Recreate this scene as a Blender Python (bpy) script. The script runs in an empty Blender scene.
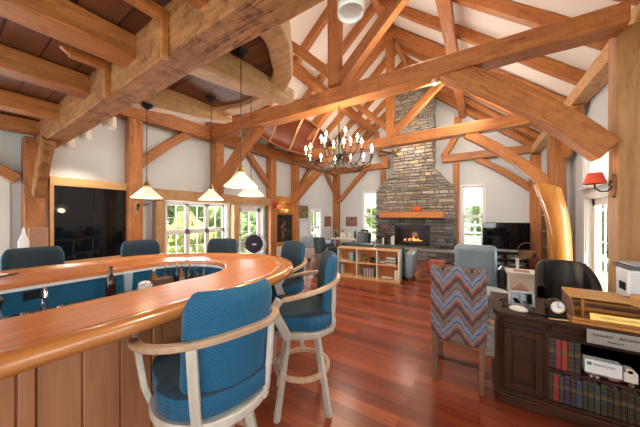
import bpy, bmesh, math, random
from mathutils import Vector, Matrix, noise
random.seed(7)
PI = math.pi
scene = bpy.context.scene
COL = scene.collection
# ------------------------------------------------------------------ materials
def newmat(name):
    m = bpy.data.materials.new(name); m.use_nodes = True
    nt = m.node_tree; b = nt.nodes['Principled BSDF']
    return m, nt, b
def mix(nt, a, b, fac, mode='MIX'):
    n = nt.nodes.new('ShaderNodeMix'); n.data_type = 'RGBA'; n.blend_type = mode
    for s, v in ((n.inputs[0], fac), (n.inputs[6], a), (n.inputs[7], b)):
        if hasattr(v, 'links') or isinstance(v, bpy.types.NodeSocket): nt.links.new(v, s)
        elif isinstance(v, (int, float)): s.default_value = v
        else: s.default_value = (*v, 1)
    return n.outputs[2]
def coords(nt, scale=(1, 1, 1), rot=(0, 0, 0)):
    tc = nt.nodes.new('ShaderNodeTexCoord'); mp = nt.nodes.new('ShaderNodeMapping')
    mp.inputs['Scale'].default_value = scale; mp.inputs['Rotation'].default_value = rot
    nt.links.new(tc.outputs['Object'], mp.inputs['Vector']); return mp.outputs[0]
def noi(nt, vec, scale, detail=4, rough=.5, dist=0):
    n = nt.nodes.new('ShaderNodeTexNoise'); n.inputs['Scale'].default_value = scale
    n.inputs['Detail'].default_value = detail; n.inputs['Roughness'].default_value = rough
    n.inputs['Distortion'].default_value = dist
    nt.links.new(vec, n.inputs['Vector']); return n.outputs['Fac']
def ramp(nt, fac, stops, interp='LINEAR'):
    r = nt.nodes.new('ShaderNodeValToRGB'); r.color_ramp.interpolation = interp
    e = r.color_ramp.elements
    while len(e) < len(stops): e.new(.5)
    for i, (p, c) in enumerate(stops): e[i].position = p; e[i].color = (*c, 1)
    nt.links.new(fac, r.inputs[0]); return r.outputs[0]
def bump(nt, b, h, s=.3, d=.01):
    n = nt.nodes.new('ShaderNodeBump'); n.inputs['Strength'].default_value = s; n.inputs['Distance'].default_value = d
    nt.links.new(h, n.inputs['Height']); nt.links.new(n.outputs[0], b.inputs['Normal'])
def plain(name, c, rough=.5, metal=0, var=.08, scale=12, bmp=0, coat=0):
    m, nt, b = newmat(name); v = coords(nt)
    f = noi(nt, v, scale, 3)
    c2 = tuple(max(0, x * (1 - var)) for x in c); c3 = tuple(min(1, x * (1 + var)) for x in c)
    nt.links.new(ramp(nt, f, [(.3, c2), (.7, c3)]), b.inputs['Base Color'])
    b.inputs['Roughness'].default_value = rough; b.inputs['Metallic'].default_value = metal
    b.inputs['Coat Weight'].default_value = coat
    if bmp: bump(nt, b, noi(nt, v, scale * 8, 2), bmp, .004)
    return m
def wood(name, dark, mid, light, rough=.45, axis='x', scale=1.0, coat=0, cracks=False, bmp=.15, spec=.5, mott=0):
    m, nt, b = newmat(name)
    k = {'x': (1.2, 14, 14), 'y': (14, 1.2, 14), 'z': (14, 14, 1.2)}[axis]
    oi = nt.nodes.new('ShaderNodeObjectInfo')
    tc = nt.nodes.new('ShaderNodeTexCoord'); ad = nt.nodes.new('ShaderNodeVectorMath'); ad.operation = 'MULTIPLY_ADD'
    cb = nt.nodes.new('ShaderNodeCombineXYZ')
    for i in range(3): nt.links.new(oi.outputs['Random'], cb.inputs[i])
    nt.links.new(cb.outputs[0], ad.inputs[0]); ad.inputs[1].default_value = (17, 31, 23)
    nt.links.new(tc.outputs['Object'], ad.inputs[2])
    mp = nt.nodes.new('ShaderNodeMapping'); mp.inputs['Scale'].default_value = tuple(s * scale for s in k)
    nt.links.new(ad.outputs[0], mp.inputs['Vector']); v = mp.outputs[0]
    f = noi(nt, v, 1.6, 6, .62, .6)
    col = ramp(nt, f, [(.28, dark), (.5, mid), (.74, light)])
    mp2 = nt.nodes.new('ShaderNodeMapping'); mp2.inputs['Scale'].default_value = (1.4, 1.4, 1.4)
    nt.links.new(ad.outputs[0], mp2.inputs['Vector'])
    f2 = noi(nt, mp2.outputs[0], 1.5, 3)
    col = mix(nt, col, mix(nt, dark, light, f2), .35)
    # each timber its own tone
    hs = nt.nodes.new('ShaderNodeHueSaturation'); mr = nt.nodes.new('ShaderNodeMapRange')
    mr.inputs['To Min'].default_value = .86; mr.inputs['To Max'].default_value = 1.14
    nt.links.new(oi.outputs['Random'], mr.inputs['Value']); nt.links.new(mr.outputs[0], hs.inputs['Value'])
    nt.links.new(col, hs.inputs['Color']); col = hs.outputs[0]
    if cracks:
        mp3 = nt.nodes.new('ShaderNodeMapping'); kk = {'x': (.5, 6, 6), 'y': (6, .5, 6), 'z': (6, 6, .5)}[axis]
        mp3.inputs['Scale'].default_value = kk; nt.links.new(ad.outputs[0], mp3.inputs['Vector'])
        c1 = noi(nt, mp3.outputs[0], 1.3, 5, .6, .3)
        cr = ramp(nt, c1, [(.488, (1, 1, 1)), (.497, (.25, .15, .1)), (.503, (.25, .15, .1)), (.512, (1, 1, 1))])
        gate = ramp(nt, noi(nt, mp2.outputs[0], .9, 2), [(.5, (0, 0, 0)), (.6, (1, 1, 1))])
        cr = mix(nt, (1, 1, 1), cr, gate)
        col = mix(nt, col, cr, 1.0, 'MULTIPLY')
    if mott:
        mf = noi(nt, ad.outputs[0], 11, 4, .6, .8); col = mix(nt, col, ramp(nt, mf, [(.32, (.42, .36, .32)), (.52, (1, 1, 1)), (.72, (1.25, 1.2, 1.15))]), mott, 'MULTIPLY'); f = mf
    nt.links.new(col, b.inputs['Base Color'])
    b.inputs['Roughness'].default_value = rough; b.inputs['Coat Weight'].default_value = coat
    b.inputs['Coat Roughness'].default_value = .12; b.inputs['Specular IOR Level'].default_value = spec
    bump(nt, b, f, bmp, .006)
    return m
def emis(name, c, s):
    m, nt, b = newmat(name); b.inputs['Base Color'].default_value = (*c, 1)
    b.inputs['Emission Color'].default_value = (*c, 1); b.inputs['Emission Strength'].default_value = s; return m
def attrmat(name, rough=.8, bmp=.5, bs=30, coat=0):
    m, nt, b = newmat(name); a = nt.nodes.new('ShaderNodeAttribute'); a.attribute_name = 'Col'
    v = coords(nt); f = noi(nt, v, bs, 5)
    nt.links.new(mix(nt, a.outputs['Color'], ramp(nt, f, [(.3, (.45, .45, .45)), (.7, (1, 1, 1))]), .6, 'MULTIPLY'), b.inputs['Base Color'])
    b.inputs['Roughness'].default_value = rough; bump(nt, b, f, bmp, .01); b.inputs['Coat Weight'].default_value = coat
    return m
M = {}
M['timber'] = wood('timber', (.22, .066, .015), (.42, .145, .035), (.58, .245, .074), .5, cracks=True, bmp=.25, mott=.3)
M['timber_pale'] = wood('timber_pale', (.36, .19, .075), (.52, .30, .13), (.66, .42, .21), .55, cracks=True, bmp=.3, mott=.35)
M['timber_hewn'] = wood('timber_hewn', (.17, .062, .020), (.32, .130, .043), (.48, .225, .080), .7, cracks=True, bmp=.7, mott=.8)
M['deck'] = None
M['timber_post'] = wood('timber_post', (.30, .13, .045), (.50, .25, .095), (.64, .38, .17), .5, cracks=True)
M['timber_post'] = M['timber_post']
M['wall'] = plain('wall_paint', (.62, .645, .675), .8, var=.01, scale=2)
M['ceil'] = plain('ceiling_paint', (.84, .80, .76), .85, var=.01, scale=2)
M['white'] = plain('white_paint', (.80, .80, .79), .4, var=.01)
M['bartop'] = wood('bar_top', (.34, .085, .02), (.54, .17, .045), (.66, .25, .08), .3, 'y', .8, coat=.4, bmp=.04)
M['barrim'] = wood('bar_rim', (.42, .14, .03), (.56, .215, .055), (.68, .30, .10), .25, 'y', 1.1, coat=.45, bmp=.04)
M['cedar'] = wood('cedar_board', (.32, .12, .045), (.46, .19, .08), (.58, .28, .13), .5, 'z', .8)
M['bluepaint'] = plain('blue_paint', (.005, .12, .24), .45, var=.05)
M['fabric'] = None
M['whitewash'] = wood('whitewashed_wood', (.42, .36, .27), (.58, .52, .42), (.70, .66, .58), .4, 'z')
M['hoop'] = wood('bentwood', (.34, .20, .11), (.50, .33, .20), (.64, .48, .33), .35, 'x')
M['maple'] = wood('maple', (.50, .26, .10), (.66, .38, .16), (.76, .48, .23), .4, 'y')
M['mahog'] = wood('mahogany', (.022, .008, .005), (.050, .018, .010), (.080, .028, .014), .42, 'x', 1, coat=.05, bmp=.04, spec=.2)
M['honey'] = wood('honey_oak', (.30, .11, .02), (.48, .20, .038), (.62, .30, .075), .3, 'x', 1, coat=.3)
M['honey_bright'] = wood('honey_lid', (.42, .19, .035), (.60, .30, .06), (.72, .40, .11), .35, 'x')
M['trunk'] = wood('varnished_log', (.36, .12, .018), (.56, .215, .034), (.70, .33, .075), .25, 'z', .35, coat=.6, bmp=.08)
M['mantel'] = wood('mantel_wood', (.48, .14, .025), (.62, .21, .045), (.72, .29, .08), .4, 'x')
M['canoe'] = wood('canoe_hull', (.13, .028, .010), (.22, .052, .018), (.30, .08, .03), .4, 'y', 1)
M['brown'] = wood('walnut', (.10, .04, .018), (.18, .08, .035), (.26, .13, .06), .4, 'z')
M['leather_blue'] = plain('blue_grey_leather', (.21, .30, .35), .32, var=.12, scale=3, bmp=.1)
M['leather_black'] = plain('black_leather', (.022, .024, .027), .33, var=.2, scale=4, bmp=.1)
M['leather_green'] = plain('green_black_leather', (.03, .05, .052), .35, var=.2, scale=4, bmp=.1)
M['leather_brown'] = plain('brown_leather', (.13, .07, .04), .5, var=.2, scale=4)
M['iron'] = plain('black_iron', (.02, .02, .022), .4, .6)
M['black'] = plain('black_plastic', (.012, .012, .013), .3)
M['screen'] = plain('dark_glass', (.004, .005, .006), .04, var=.0)
M['brass'] = plain('aged_brass', (.42, .28, .10), .3, .9)
M['chrome'] = plain('chrome', (.7, .7, .7), .12, 1)
M['stone'] = attrmat('field_stone', .85, .6, 25)
M['mortar'] = plain('mortar', (.12, .105, .09), .9, var=.2, bmp=.5)
M['slab'] = plain('slate_slab', (.27, .28, .29), .5, var=.15, bmp=.2)
M['shade'] = None
M['orange'] = plain('orange_paper', (.75, .13, .03), .7)
M['red'] = plain('red_cloth', (.62, .04, .02), .7)
M['cream'] = plain('cream_paint', (.74, .70, .60), .5, var=.02)
M['paper'] = plain('white_paper', (.8, .8, .78), .7, var=.02)
M['grey'] = plain('grey_plastic', (.42, .45, .48), .4, var=.03)
M['darkgrey'] = plain('dark_grey', (.09, .095, .10), .5)
M['printer'] = plain('printer_plastic', (.76, .77, .80), .35, var=.01)
M['gold'] = plain('gold_plate', (.78, .50, .12), .3, .5, var=.08)
M['pumpkin'] = plain('pumpkin', (.80, .48, .10), .5, var=.15)
M['plush'] = plain('red_brown_cloth', (.38, .09, .06), .9, var=.2, bmp=.3)
M['wicker'] = plain('wicker', (.22, .12, .06), .8, var=.35, scale=60, bmp=.5)
M['bluecloth'] = plain('pale_blue_cloth', (.36, .43, .54), .85, var=.08)
M['throw'] = plain('dark_plum_cloth', (.03, .02, .04), .9)
M['boxbrown'] = plain('tan_box', (.36, .19, .12), .7)
M['bark'] = plain('bark', (.16, .11, .08), .9, var=.3, bmp=.6)
M['fence'] = plain('weathered_fence', (.40, .40, .40), .8)
M['shinyblack'] = plain('glazed_black', (.006, .006, .007), .07, var=0)
M['roofpanel'] = M['ceil']

def deckmat():
    m, nt, b = newmat('deck_boards')
    v = coords(nt)
    br = nt.nodes.new('ShaderNodeTexBrick'); br.offset = .5
    br.inputs['Scale'].default_value = 1; br.inputs['Brick Width'].default_value = 4.2; br.inputs['Row Height'].default_value = .21
    br.inputs['Mortar Size'].default_value = .006; br.inputs['Mortar Smooth'].default_value = .1
    br.inputs['Color1'].default_value = (.12, .040, .018, 1); br.inputs['Color2'].default_value = (.19, .070, .032, 1)
    br.inputs['Mortar'].default_value = (.02, .008, .004, 1)
    nt.links.new(v, br.inputs['Vector'])
    f = noi(nt, coords(nt, (1, 12, 12)), 2, 5)
    nt.links.new(mix(nt, br.outputs[0], ramp(nt, f, [(.3, (.55, .55, .55)), (.7, (1.1, 1.1, 1.1))]), .6, 'MULTIPLY'), b.inputs['Base Color'])
    b.inputs['Roughness'].default_value = .55
    return m
M['deck'] = deckmat()
def floormat():
    m, nt, b = newmat('jatoba_floor')
    v = coords(nt)
    def brick(off, w, c1, c2):
        br = nt.nodes.new('ShaderNodeTexBrick'); br.offset = off; br.offset_frequency = 2
        br.inputs['Scale'].default_value = 1; br.inputs['Brick Width'].default_value = w; br.inputs['Row Height'].default_value = .125
        br.inputs['Mortar Size'].default_value = .0012; br.inputs['Mortar Smooth'].default_value = .2; br.inputs['Bias'].default_value = 0
        br.inputs['Color1'].default_value = (*c1, 1); br.inputs['Color2'].default_value = (*c2, 1); br.inputs['Mortar'].default_value = (.05, .012, .008, 1)
        nt.links.new(v, br.inputs['Vector']); return br.outputs[0]
    a = brick(.37, 1.35, (.15, .026, .010), (.36, .080, .028))
    c = brick(.37, 1.35, (.0, .0, .0), (1, 1, 1))
    f = noi(nt, coords(nt, (1.2, 22, 1)), 2, 6, .6, .5)
    f3 = noi(nt, coords(nt, (.6, 7, 1)), 1.2, 3)
    tone = ramp(nt, f, [(.25, (.62, .55, .5)), (.55, (1, 1, 1)), (.8, (1.25, 1.2, 1.1))])
    col = mix(nt, a, tone, .8, 'MULTIPLY')
    col = mix(nt, col, (.40, .10, .035), ramp(nt, f3, [(.5, (0, 0, 0)), (.9, (.6, .6, .6))]))
    nt.links.new(col, b.inputs['Base Color'])
    b.inputs['Roughness'].default_value = .27; b.inputs['Coat Weight'].default_value = .12; b.inputs['Coat Roughness'].default_value = .12
    bump(nt, b, f, .04, .003)
    return m
M['floor'] = floormat()
def fabricmat():
    m, nt, b = newmat('blue_woven_fabric'); v = coords(nt, (1, 1, 1), (0, 0, 0))
    w = nt.nodes.new('ShaderNodeTexBrick'); w.inputs['Scale'].default_value = 1; w.offset = .5
    w.inputs['Brick Width'].default_value = .016; w.inputs['Row Height'].default_value = .008
    w.inputs['Mortar Size'].default_value = .0016; w.inputs['Mortar Smooth'].default_value = .6
    w.inputs['Color1'].default_value = (.004, .125, .24, 1); w.inputs['Color2'].default_value = (.003, .10, .20, 1)
    w.inputs['Mortar'].default_value = (.002, .055, .12, 1)
    mp = nt.nodes.new('ShaderNodeMapping'); mp.inputs['Rotation'].default_value = (PI / 2, .3, 0)
    nt.links.new(v, mp.inputs['Vector']); nt.links.new(mp.outputs[0], w.inputs['Vector'])
    nt.links.new(w.outputs[0], b.inputs['Base Color']); b.inputs['Roughness'].default_value = .8
    b.inputs['Sheen Weight'].default_value = .1
    bump(nt, b, noi(nt, v, 120, 2), .3, .003)
    return m
M['fabric'] = fabricmat()
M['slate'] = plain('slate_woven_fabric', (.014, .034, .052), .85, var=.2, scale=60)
def chevmat():
    m, nt, b = newmat('flamestitch_fabric')
    tc = nt.nodes.new('ShaderNodeTexCoord'); sp = nt.nodes.new('ShaderNodeSeparateXYZ'); nt.links.new(tc.outputs['Object'], sp.inputs[0])
    def mth(op, a, b2=None, c=None):
        n = nt.nodes.new('ShaderNodeMath'); n.operation = op
        for i, x in enumerate((a, b2, c)):
            if x is None: continue
            if isinstance(x, (int, float)): n.inputs[i].default_value = x
            else: nt.links.new(x, n.inputs[i])
        return n.outputs[0]
    x = mth('ABSOLUTE', mth('ADD', sp.outputs[0], 0.0))
    big = mth('MULTIPLY', mth('PINGPONG', mth('ADD', x, 0), .11), 1.35)          # big zigzag
    small = mth('MULTIPLY', mth('PINGPONG', mth('ADD', x, .0), .028), -.55)
    z = mth('ADD', mth('ADD', sp.outputs[2], mth('MULTIPLY', noi(nt, tc.outputs['Object'], 55, 1), .022)), mth('ADD', big, small))
    t = mth('FRACT', mth('MULTIPLY', z, 4.4))
    C = [(0, (.045, .035, .035)), (.10, (.16, .035, .03)), (.20, (.24, .11, .08)), (.30, (.20, .18, .18)), (.42, (.07, .09, .15)), (.50, (.16, .22, .36)),
         (.60, (.18, .16, .18)), (.70, (.13, .085, .07)), (.80, (.22, .115, .09)), (.90, (.11, .10, .10))]
    col = ramp(nt, t, C, 'CONSTANT')
    nt.links.new(col, b.inputs['Base Color']); b.inputs['Roughness'].default_value = .9
    return m
M['chevron'] = chevmat()
def shademat(name, c, e):
    m, nt, b = newmat(name); b.inputs['Base Color'].default_value = (*c, 1); b.inputs['Roughness'].default_value = .4
    b.inputs['Emission Color'].default_value = (*c, 1); b.inputs['Emission Strength'].default_value = e; return m
M['shade'] = shademat('pendant_glass', (1, .84, .66), .42)
M['bulb'] = emis('lamp_bulb', (1, .87, .66), 14)
M['lens'] = emis('spot_lens', (1, .93, .82), 5)
M['fire'] = emis('fire', (1, .38, .08), 2.2)
M['redshade'] = shademat('lamp_shade_red', (.74, .085, .03), .08)
def glassmat():
    m = bpy.data.materials.new('window_glass'); m.use_nodes = True; nt = m.node_tree; nt.nodes.clear()
    o = nt.nodes.new('ShaderNodeOutputMaterial'); t = nt.nodes.new('ShaderNodeBsdfTransparent'); g = nt.nodes.new('ShaderNodeBsdfGlossy')
    g.inputs['Roughness'].default_value = .02; t.inputs[0].default_value = (.97, .98, .98, 1)
    x = nt.nodes.new('ShaderNodeMixShader'); x.inputs[0].default_value = .05
    nt.links.new(t.outputs[0], x.inputs[1]); nt.links.new(g.outputs[0], x.inputs[2]); nt.links.new(x.outputs[0], o.inputs[0]); return m
M['glass'] = glassmat()
def blindmat():
    m = bpy.data.materials.new('blind_cloth'); m.use_nodes = True; nt = m.node_tree; nt.nodes.clear()
    o = nt.nodes.new('ShaderNodeOutputMaterial'); t = nt.nodes.new('ShaderNodeBsdfTranslucent'); g = nt.nodes.new('ShaderNodeBsdfDiffuse')
    g.inputs[0].default_value = t.inputs[0].default_value = (.85, .86, .86, 1)
    x = nt.nodes.new('ShaderNodeMixShader'); x.inputs[0].default_value = .45
    nt.links.new(t.outputs[0], x.inputs[1]); nt.links.new(g.outputs[0], x.inputs[2]); nt.links.new(x.outputs[0], o.inputs[0]); return m
M['blind'] = blindmat()
def leafmat(name, d, l):
    m, nt, b = newmat(name); v = coords(nt); f = noi(nt, v, 5, 6, .7)
    nt.links.new(ramp(nt, f, [(.35, d), (.65, l)]), b.inputs['Base Color']); b.inputs['Roughness'].default_value = .9
    bump(nt, b, f, 1, .2); return m
M['leaf'] = leafmat('leaves', (.15, .23, .08), (.46, .56, .24))
M['leaf2'] = leafmat('yellow_leaves', (.22, .30, .07), (.75, .72, .28))
M['grass'] = leafmat('lawn_grass', (.36, .46, .18), (.55, .62, .32))
M['water'] = plain('bottle_glass', (.03, .02, .015), .08)
M['clearglass'] = None
def clearglass():
    m, nt, b = newmat('clear_glass'); b.inputs['Base Color'].default_value = (.75, .85, .9, 1)
    b.inputs['Roughness'].default_value = .03; b.inputs['Alpha'].default_value = .16; return m
M['clearglass'] = clearglass()
def mc(c, rough=.5, metal=0):
    k = 'c%s' % (str(c),)
    if k not in M: M[k] = plain('tint_%d' % len(M), c, rough, metal, var=.1)
    return M[k]
# ------------------------------------------------------------------ mesh builder
class MB:
    def __init__(s): s.v = []; s.f = []; s.m = []; s.cols = []; s.cm = 0; s.cc = None
    def add(s, vs, fs, mat=None, T=None):
        n = len(s.v)
        for p in vs:
            p = Vector(p)
            if T is not None: p = T @ p
            s.v.append(p)
        for f in fs: s.f.append([i + n for i in f]); s.m.append(s.cm if mat is None else mat); s.cols.append(s.cc)
        return s
    def box(s, x0, x1, y0, y1, z0, z1, T=None, mat=None):
        vs = [(x, y, z) for z in (z0, z1) for (x, y) in ((x0, y0), (x1, y0), (x1, y1), (x0, y1))]
        return s.add(vs, [(3, 2, 1, 0), (4, 5, 6, 7), (0, 1, 5, 4), (1, 2, 6, 5), (2, 3, 7, 6), (3, 0, 4, 7)], mat, T)
    def cbox(s, c, d, T=None, mat=None):
        return s.box(c[0] - d[0] / 2, c[0] + d[0] / 2, c[1] - d[1] / 2, c[1] + d[1] / 2, c[2] - d[2] / 2, c[2] + d[2] / 2, T, mat)
    def lathe(s, prof, n=20, T=None, mat=None, sx=1, sy=1):
        ring = prof[0] == prof[-1]
        vs = []; fs = []
        for r, z in prof:
            for i in range(n):
                a = 2 * PI * i / n; vs.append((r * math.cos(a) * sx, r * math.sin(a) * sy, z))
        for j in range(len(prof) - 1):
            for i in range(n):
                k = (i + 1) % n; fs.append((j * n + i, j * n + k, (j + 1) * n + k, (j + 1) * n + i))
        if prof[0][0] > 1e-6 and not ring: fs.append(tuple(range(n))[::-1])
        if prof[-1][0] > 1e-6 and not ring: fs.append(tuple((len(prof) - 1) * n + i for i in range(n)))
        return s.add(vs, fs, mat, T)
    def prism(s, poly, z0, z1, T=None, mat=None):
        n = len(poly); vs = [(x, y, z0) for x, y in poly] + [(x, y, z1) for x, y in poly]
        fs = [tuple(range(n))[::-1], tuple(range(n, 2 * n))] + [(i, (i + 1) % n, n + (i + 1) % n, n + i) for i in range(n)]
        return s.add(vs, fs, mat, T)
    def tube(s, pts, r, n=8, T=None, mat=None, flat=None, up=None):
        pts = [Vector(p) for p in pts]; vs = []; fs = []
        rs = r if isinstance(r, (list, tuple)) else [r] * len(pts)
        prev = None
        for i, p in enumerate(pts):
            t = (pts[min(i + 1, len(pts) - 1)] - pts[max(i - 1, 0)]).normalized()
            if up is not None: u = Vector(up)
            elif prev is None: u = Vector((0, 0, 1)) if abs(t.z) < .9 else Vector((1, 0, 0))
            else: u = prev
            a = t.cross(u)
            if a.length < 1e-5: a = t.cross(Vector((1, 0.1, 0)))
            a.normalize(); b = a.cross(t).normalized(); prev = b
            for k in range(n):
                an = 2 * PI * (k + .5) / n; ca, sa = math.cos(an), math.sin(an)
                if flat:
                    if n == 4: ca, sa = (1 if ca > 0 else -1) * 1.0, (1 if sa > 0 else -1) * 1.0
                    vs.append(p + a * ca * flat[0] * (rs[i] if isinstance(r, (list, tuple)) else 1) + b * sa * flat[1] * (rs[i] if isinstance(r, (list, tuple)) else 1))
                else: vs.append(p + (a * ca + b * sa) * rs[i])
        m_ = len(pts)
        for j in range(m_ - 1):
            for k in range(n):
                q = (k + 1) % n; fs.append((j * n + k, j * n + q, (j + 1) * n + q, (j + 1) * n + k))
        fs.append(tuple(range(n))[::-1]); fs.append(tuple((m_ - 1) * n + k for k in range(n)))
        return s.add(vs, fs, mat, T)
    def grid(s, fn, nu, nv, T=None, mat=None, closeu=False):
        vs = [fn(i / (nu if closeu else nu - 1), j / (nv - 1)) for j in range(nv) for i in range(nu)]; fs = []
        for j in range(nv - 1):
            for i in range(nu if closeu else nu - 1):
                k = (i + 1) % nu; fs.append((j * nu + i, j * nu + k, (j + 1) * nu + k, (j + 1) * nu + i))
        return s.add(vs, fs, mat, T)
    def blob(s, c, r, seed=0, amp=.0, fr=2, T=None, mat=None, sub=2, sc=(1, 1, 1)):
        bm = bmesh.new(); bmesh.ops.create_icosphere(bm, subdivisions=sub, radius=1)
        vs = []
        for v in bm.verts:
            k = 1 + amp * noise.noise(v.co * fr + Vector((seed * 7.1, 0, 0))); vs.append((c[0] + v.co.x * r * k * sc[0], c[1] + v.co.y * r * k * sc[1], c[2] + v.co.z * r * k * sc[2]))
        fs = [[v.index for v in f.verts] for f in bm.faces]; bm.free()
        return s.add(vs, fs, mat, T)
    def make(s, name, mats, parent=None, bev=0, smooth=40, matrix=None, sub=0, seg=2):
        me = bpy.data.meshes.new(name); me.from_pydata([tuple(v) for v in s.v], [], s.f)
        if not isinstance(mats, (list, tuple)): mats = [mats]
        for m in mats: me.materials.append(M[m] if isinstance(m, str) else m)
        for p, mi in zip(me.polygons, s.m): p.material_index = min(mi, len(mats) - 1)
        if any(c is not None for c in s.cols):
            ca = me.color_attributes.new('Col', 'FLOAT_COLOR', 'CORNER')
            for p in me.polygons:
                c = s.cols[p.index] or (.5, .5, .5)
                for li in p.loop_indices: ca.data[li].color = (*c, 1)
        bm = bmesh.new(); bm.from_mesh(me); bmesh.ops.recalc_face_normals(bm, faces=bm.faces); bm.to_mesh(me); bm.free()
        o = bpy.data.objects.new(name, me); COL.objects.link(o)
        if smooth:
            for p in me.polygons: p.use_smooth = True
            me.set_sharp_from_angle(angle=math.radians(smooth))
        if bev:
            b = o.modifiers.new('bevel', 'BEVEL'); b.width = bev; b.segments = seg; b.limit_method = 'ANGLE'; b.angle_limit = math.radians(35)
        if sub:
            q = o.modifiers.new('subdivision', 'SUBSURF'); q.levels = sub; q.render_levels = sub
        if parent: o.parent = parent
        if matrix is not None: o.matrix_local = matrix
        return o
def tag(o, label, cat=None, group=None, kind=None):
    if label: o['label'] = label
    if cat: o['category'] = cat
    if group: o['group'] = group
    if kind: o['kind'] = kind
    return o
def thing(name, label, cat, loc=(0, 0, 0), rz=0, group=None):
    o = bpy.data.objects.new(name, None); COL.objects.link(o); o.location = loc; o.rotation_euler = (0, 0, rz)
    o.empty_display_size = .1
    return tag(o, label, cat, group)
def dup(root, loc, rz, label=None, group=None):
    r = root.copy(); COL.objects.link(r); r.location = loc; r.rotation_euler = (0, 0, rz)
    if label: r['label'] = label
    if group: r['group'] = group
    for ch in list(root.children):
        c = ch.copy(); COL.objects.link(c); c.parent = r
        for g in list(ch.children):
            d = g.copy(); COL.objects.link(d); d.parent = c
    return r
def struct(o): o['kind'] = 'structure'; return o
def Rz(a): return Matrix.Rotation(a, 4, 'Z')
def Rx(a): return Matrix.Rotation(a, 4, 'X')
def Ry(a): return Matrix.Rotation(a, 4, 'Y')
def Tr(x, y, z): return Matrix.Translation((x, y, z))
def frame(a, b, up=(0, 0, 1)):
    a = Vector(a); b = Vector(b); x = (b - a).normalized(); u = Vector(up)
    y = u.cross(x)
    if y.length < 1e-4: y = Vector((0, 1, 0)).cross(x) if abs(x.y) < .9 else Vector((1, 0, 0)).cross(x)
    y.normalize(); z = x.cross(y)
    m = Matrix((x, y, z)).transposed().to_4x4(); m.translation = a; return m, (b - a).length
def timber(name, a, b, w, h, mat='timber', parent=None, sag=0, up=(0, 0, 1), jit=.006, taper=None, seed=None, bev=.012, n=None):
    """squared timber from a to b: w across, h along up; sag bends it along up"""
    T, L = frame(a, b, up); n = n or max(4, int(L / .35)); rnd = random.Random(seed if seed is not None else hash((round(a[0], 2), round(a[1], 2), round(b[2], 2))) & 0xffff)
    vs = []; fs = []
    for i in range(n + 1):
        t = i / n; ww, hh = w, h
        if taper: hh = h * (1 + (taper - 1) * t)
        off = sag * 4 * t * (1 - t)
        for (sy, sz) in ((-1, -1), (1, -1), (1, 1), (-1, 1)):
            j = jit if 0 < i < n else 0
            z = sz * hh / 2 + off
            if taper: z = (h / 2 if sz > 0 else h / 2 - hh) + off
            vs.append((t * L, sy * ww / 2 + rnd.uniform(-j, j), z + rnd.uniform(-j, j)))
    for i in range(n):
        for k in range(4):
            q = (k + 1) % 4; fs.append((i * 4 + k, i * 4 + q, (i + 1) * 4 + q, (i + 1) * 4 + k))
    fs.append((3, 2, 1, 0)); fs.append((n * 4, n * 4 + 1, n * 4 + 2, n * 4 + 3))
    return MB().add(vs, fs).make(name, mat, parent, bev=bev, matrix=T, smooth=30)
def arc(c, r, a0, a1, n, z):
    return [(c[0] + r * math.cos(a0 + (a1 - a0) * i / n), c[1] + r * math.sin(a0 + (a1 - a0) * i / n), z) for i in range(n + 1)]
def text(name, s, size, mat, parent, matrix, ext=.001, bold=False, sx=1):
    cu = bpy.data.curves.new(name, 'FONT'); cu.body = s; cu.size = size; cu.extrude = ext; cu.align_x = 'CENTER'; cu.align_y = 'CENTER'
    if bold: cu.offset = size * .02
    to = bpy.data.objects.new('tmp', cu); COL.objects.link(to)
    dg = bpy.context.evaluated_depsgraph_get(); dg.update()
    me = bpy.data.meshes.new_from_object(to.evaluated_get(dg)); bpy.data.objects.remove(to)
    me.materials.clear(); me.materials.append(M[mat] if isinstance(mat, str) else mat)
    for v in me.vertices: v.co.x *= sx
    o = bpy.data.objects.new(name, me); COL.objects.link(o)
    if parent: o.parent = parent
    o.matrix_local = matrix; return o
# ------------------------------------------------------------------ dimensions
XL, XR, YF, YB = -5.45, 1.50, 9.75, -3.2      # inner faces of the room
PL = 3.45; RX = -1.98; PITCH = .843            # plate height, ridge x, slope
def roofz(x): return 3.55 + PITCH * ((x - XL) if x < RX else (XR - x)) * .985
RZ = roofz(RX)
TB = [3.55, 6.55]                             # trusses
# ------------------------------------------------------------------ shell
struct(MB().box(XL - .2, XR + .2, YB - .2, YF + .2, -.2, 0).make('floor', 'floor', smooth=0))
def wall(name, axis, p0, p1, lo, hi, z1, ops, mat='wall'):
    """wall slab across axis between p0,p1, running lo..hi, with openings (a,b,z0,z1)"""
    mb = MB(); cuts = sorted({lo, hi, *[o[0] for o in ops], *[o[1] for o in ops]})
    for a, b in zip(cuts, cuts[1:]):
        mid = (a + b) / 2; hz = sorted([(o[2], o[3]) for o in ops if o[0] <= mid <= o[1]]); z = 0; segs = []
        for q0, q1 in hz:
            if q0 > z: segs.append((z, q0))
            z = q1
        segs.append((z, z1))
        for q0, q1 in segs:
            if q1 - q0 < 1e-4: continue
            if axis == 'x': mb.box(p0, p1, a, b, q0, q1)
            else: mb.box(a, b, p0, p1, q0, q1)
    return struct(mb.make(name, mat, smooth=0))
LW = [(-2.6, -1.2, .8, 2.05), (-.55, .46, .3, 2.05), (2.15, 2.30, .25, 1.78), (2.58, 4.05, .50, 1.80), (4.42, 5.28, .02, 1.75), (7.83, 8.48, .36, 1.72)]
wall('wall_left', 'x', XL - .18, XL, YB, YF, 3.7, LW)
RW = [(4.98, 5.93, .02, 1.80), (4.96, 5.98, 1.98, 2.62), (-2.6, -.4, .7, 2.3), (.3, 1.9, .9, 2.3)]
wall('wall_right', 'x', XR, XR + .18, YB, YF, 3.7, RW)
FW = [(-4.10, -3.50, .48, 2.47), (-.50, .10, .48, 2.50)]
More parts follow.
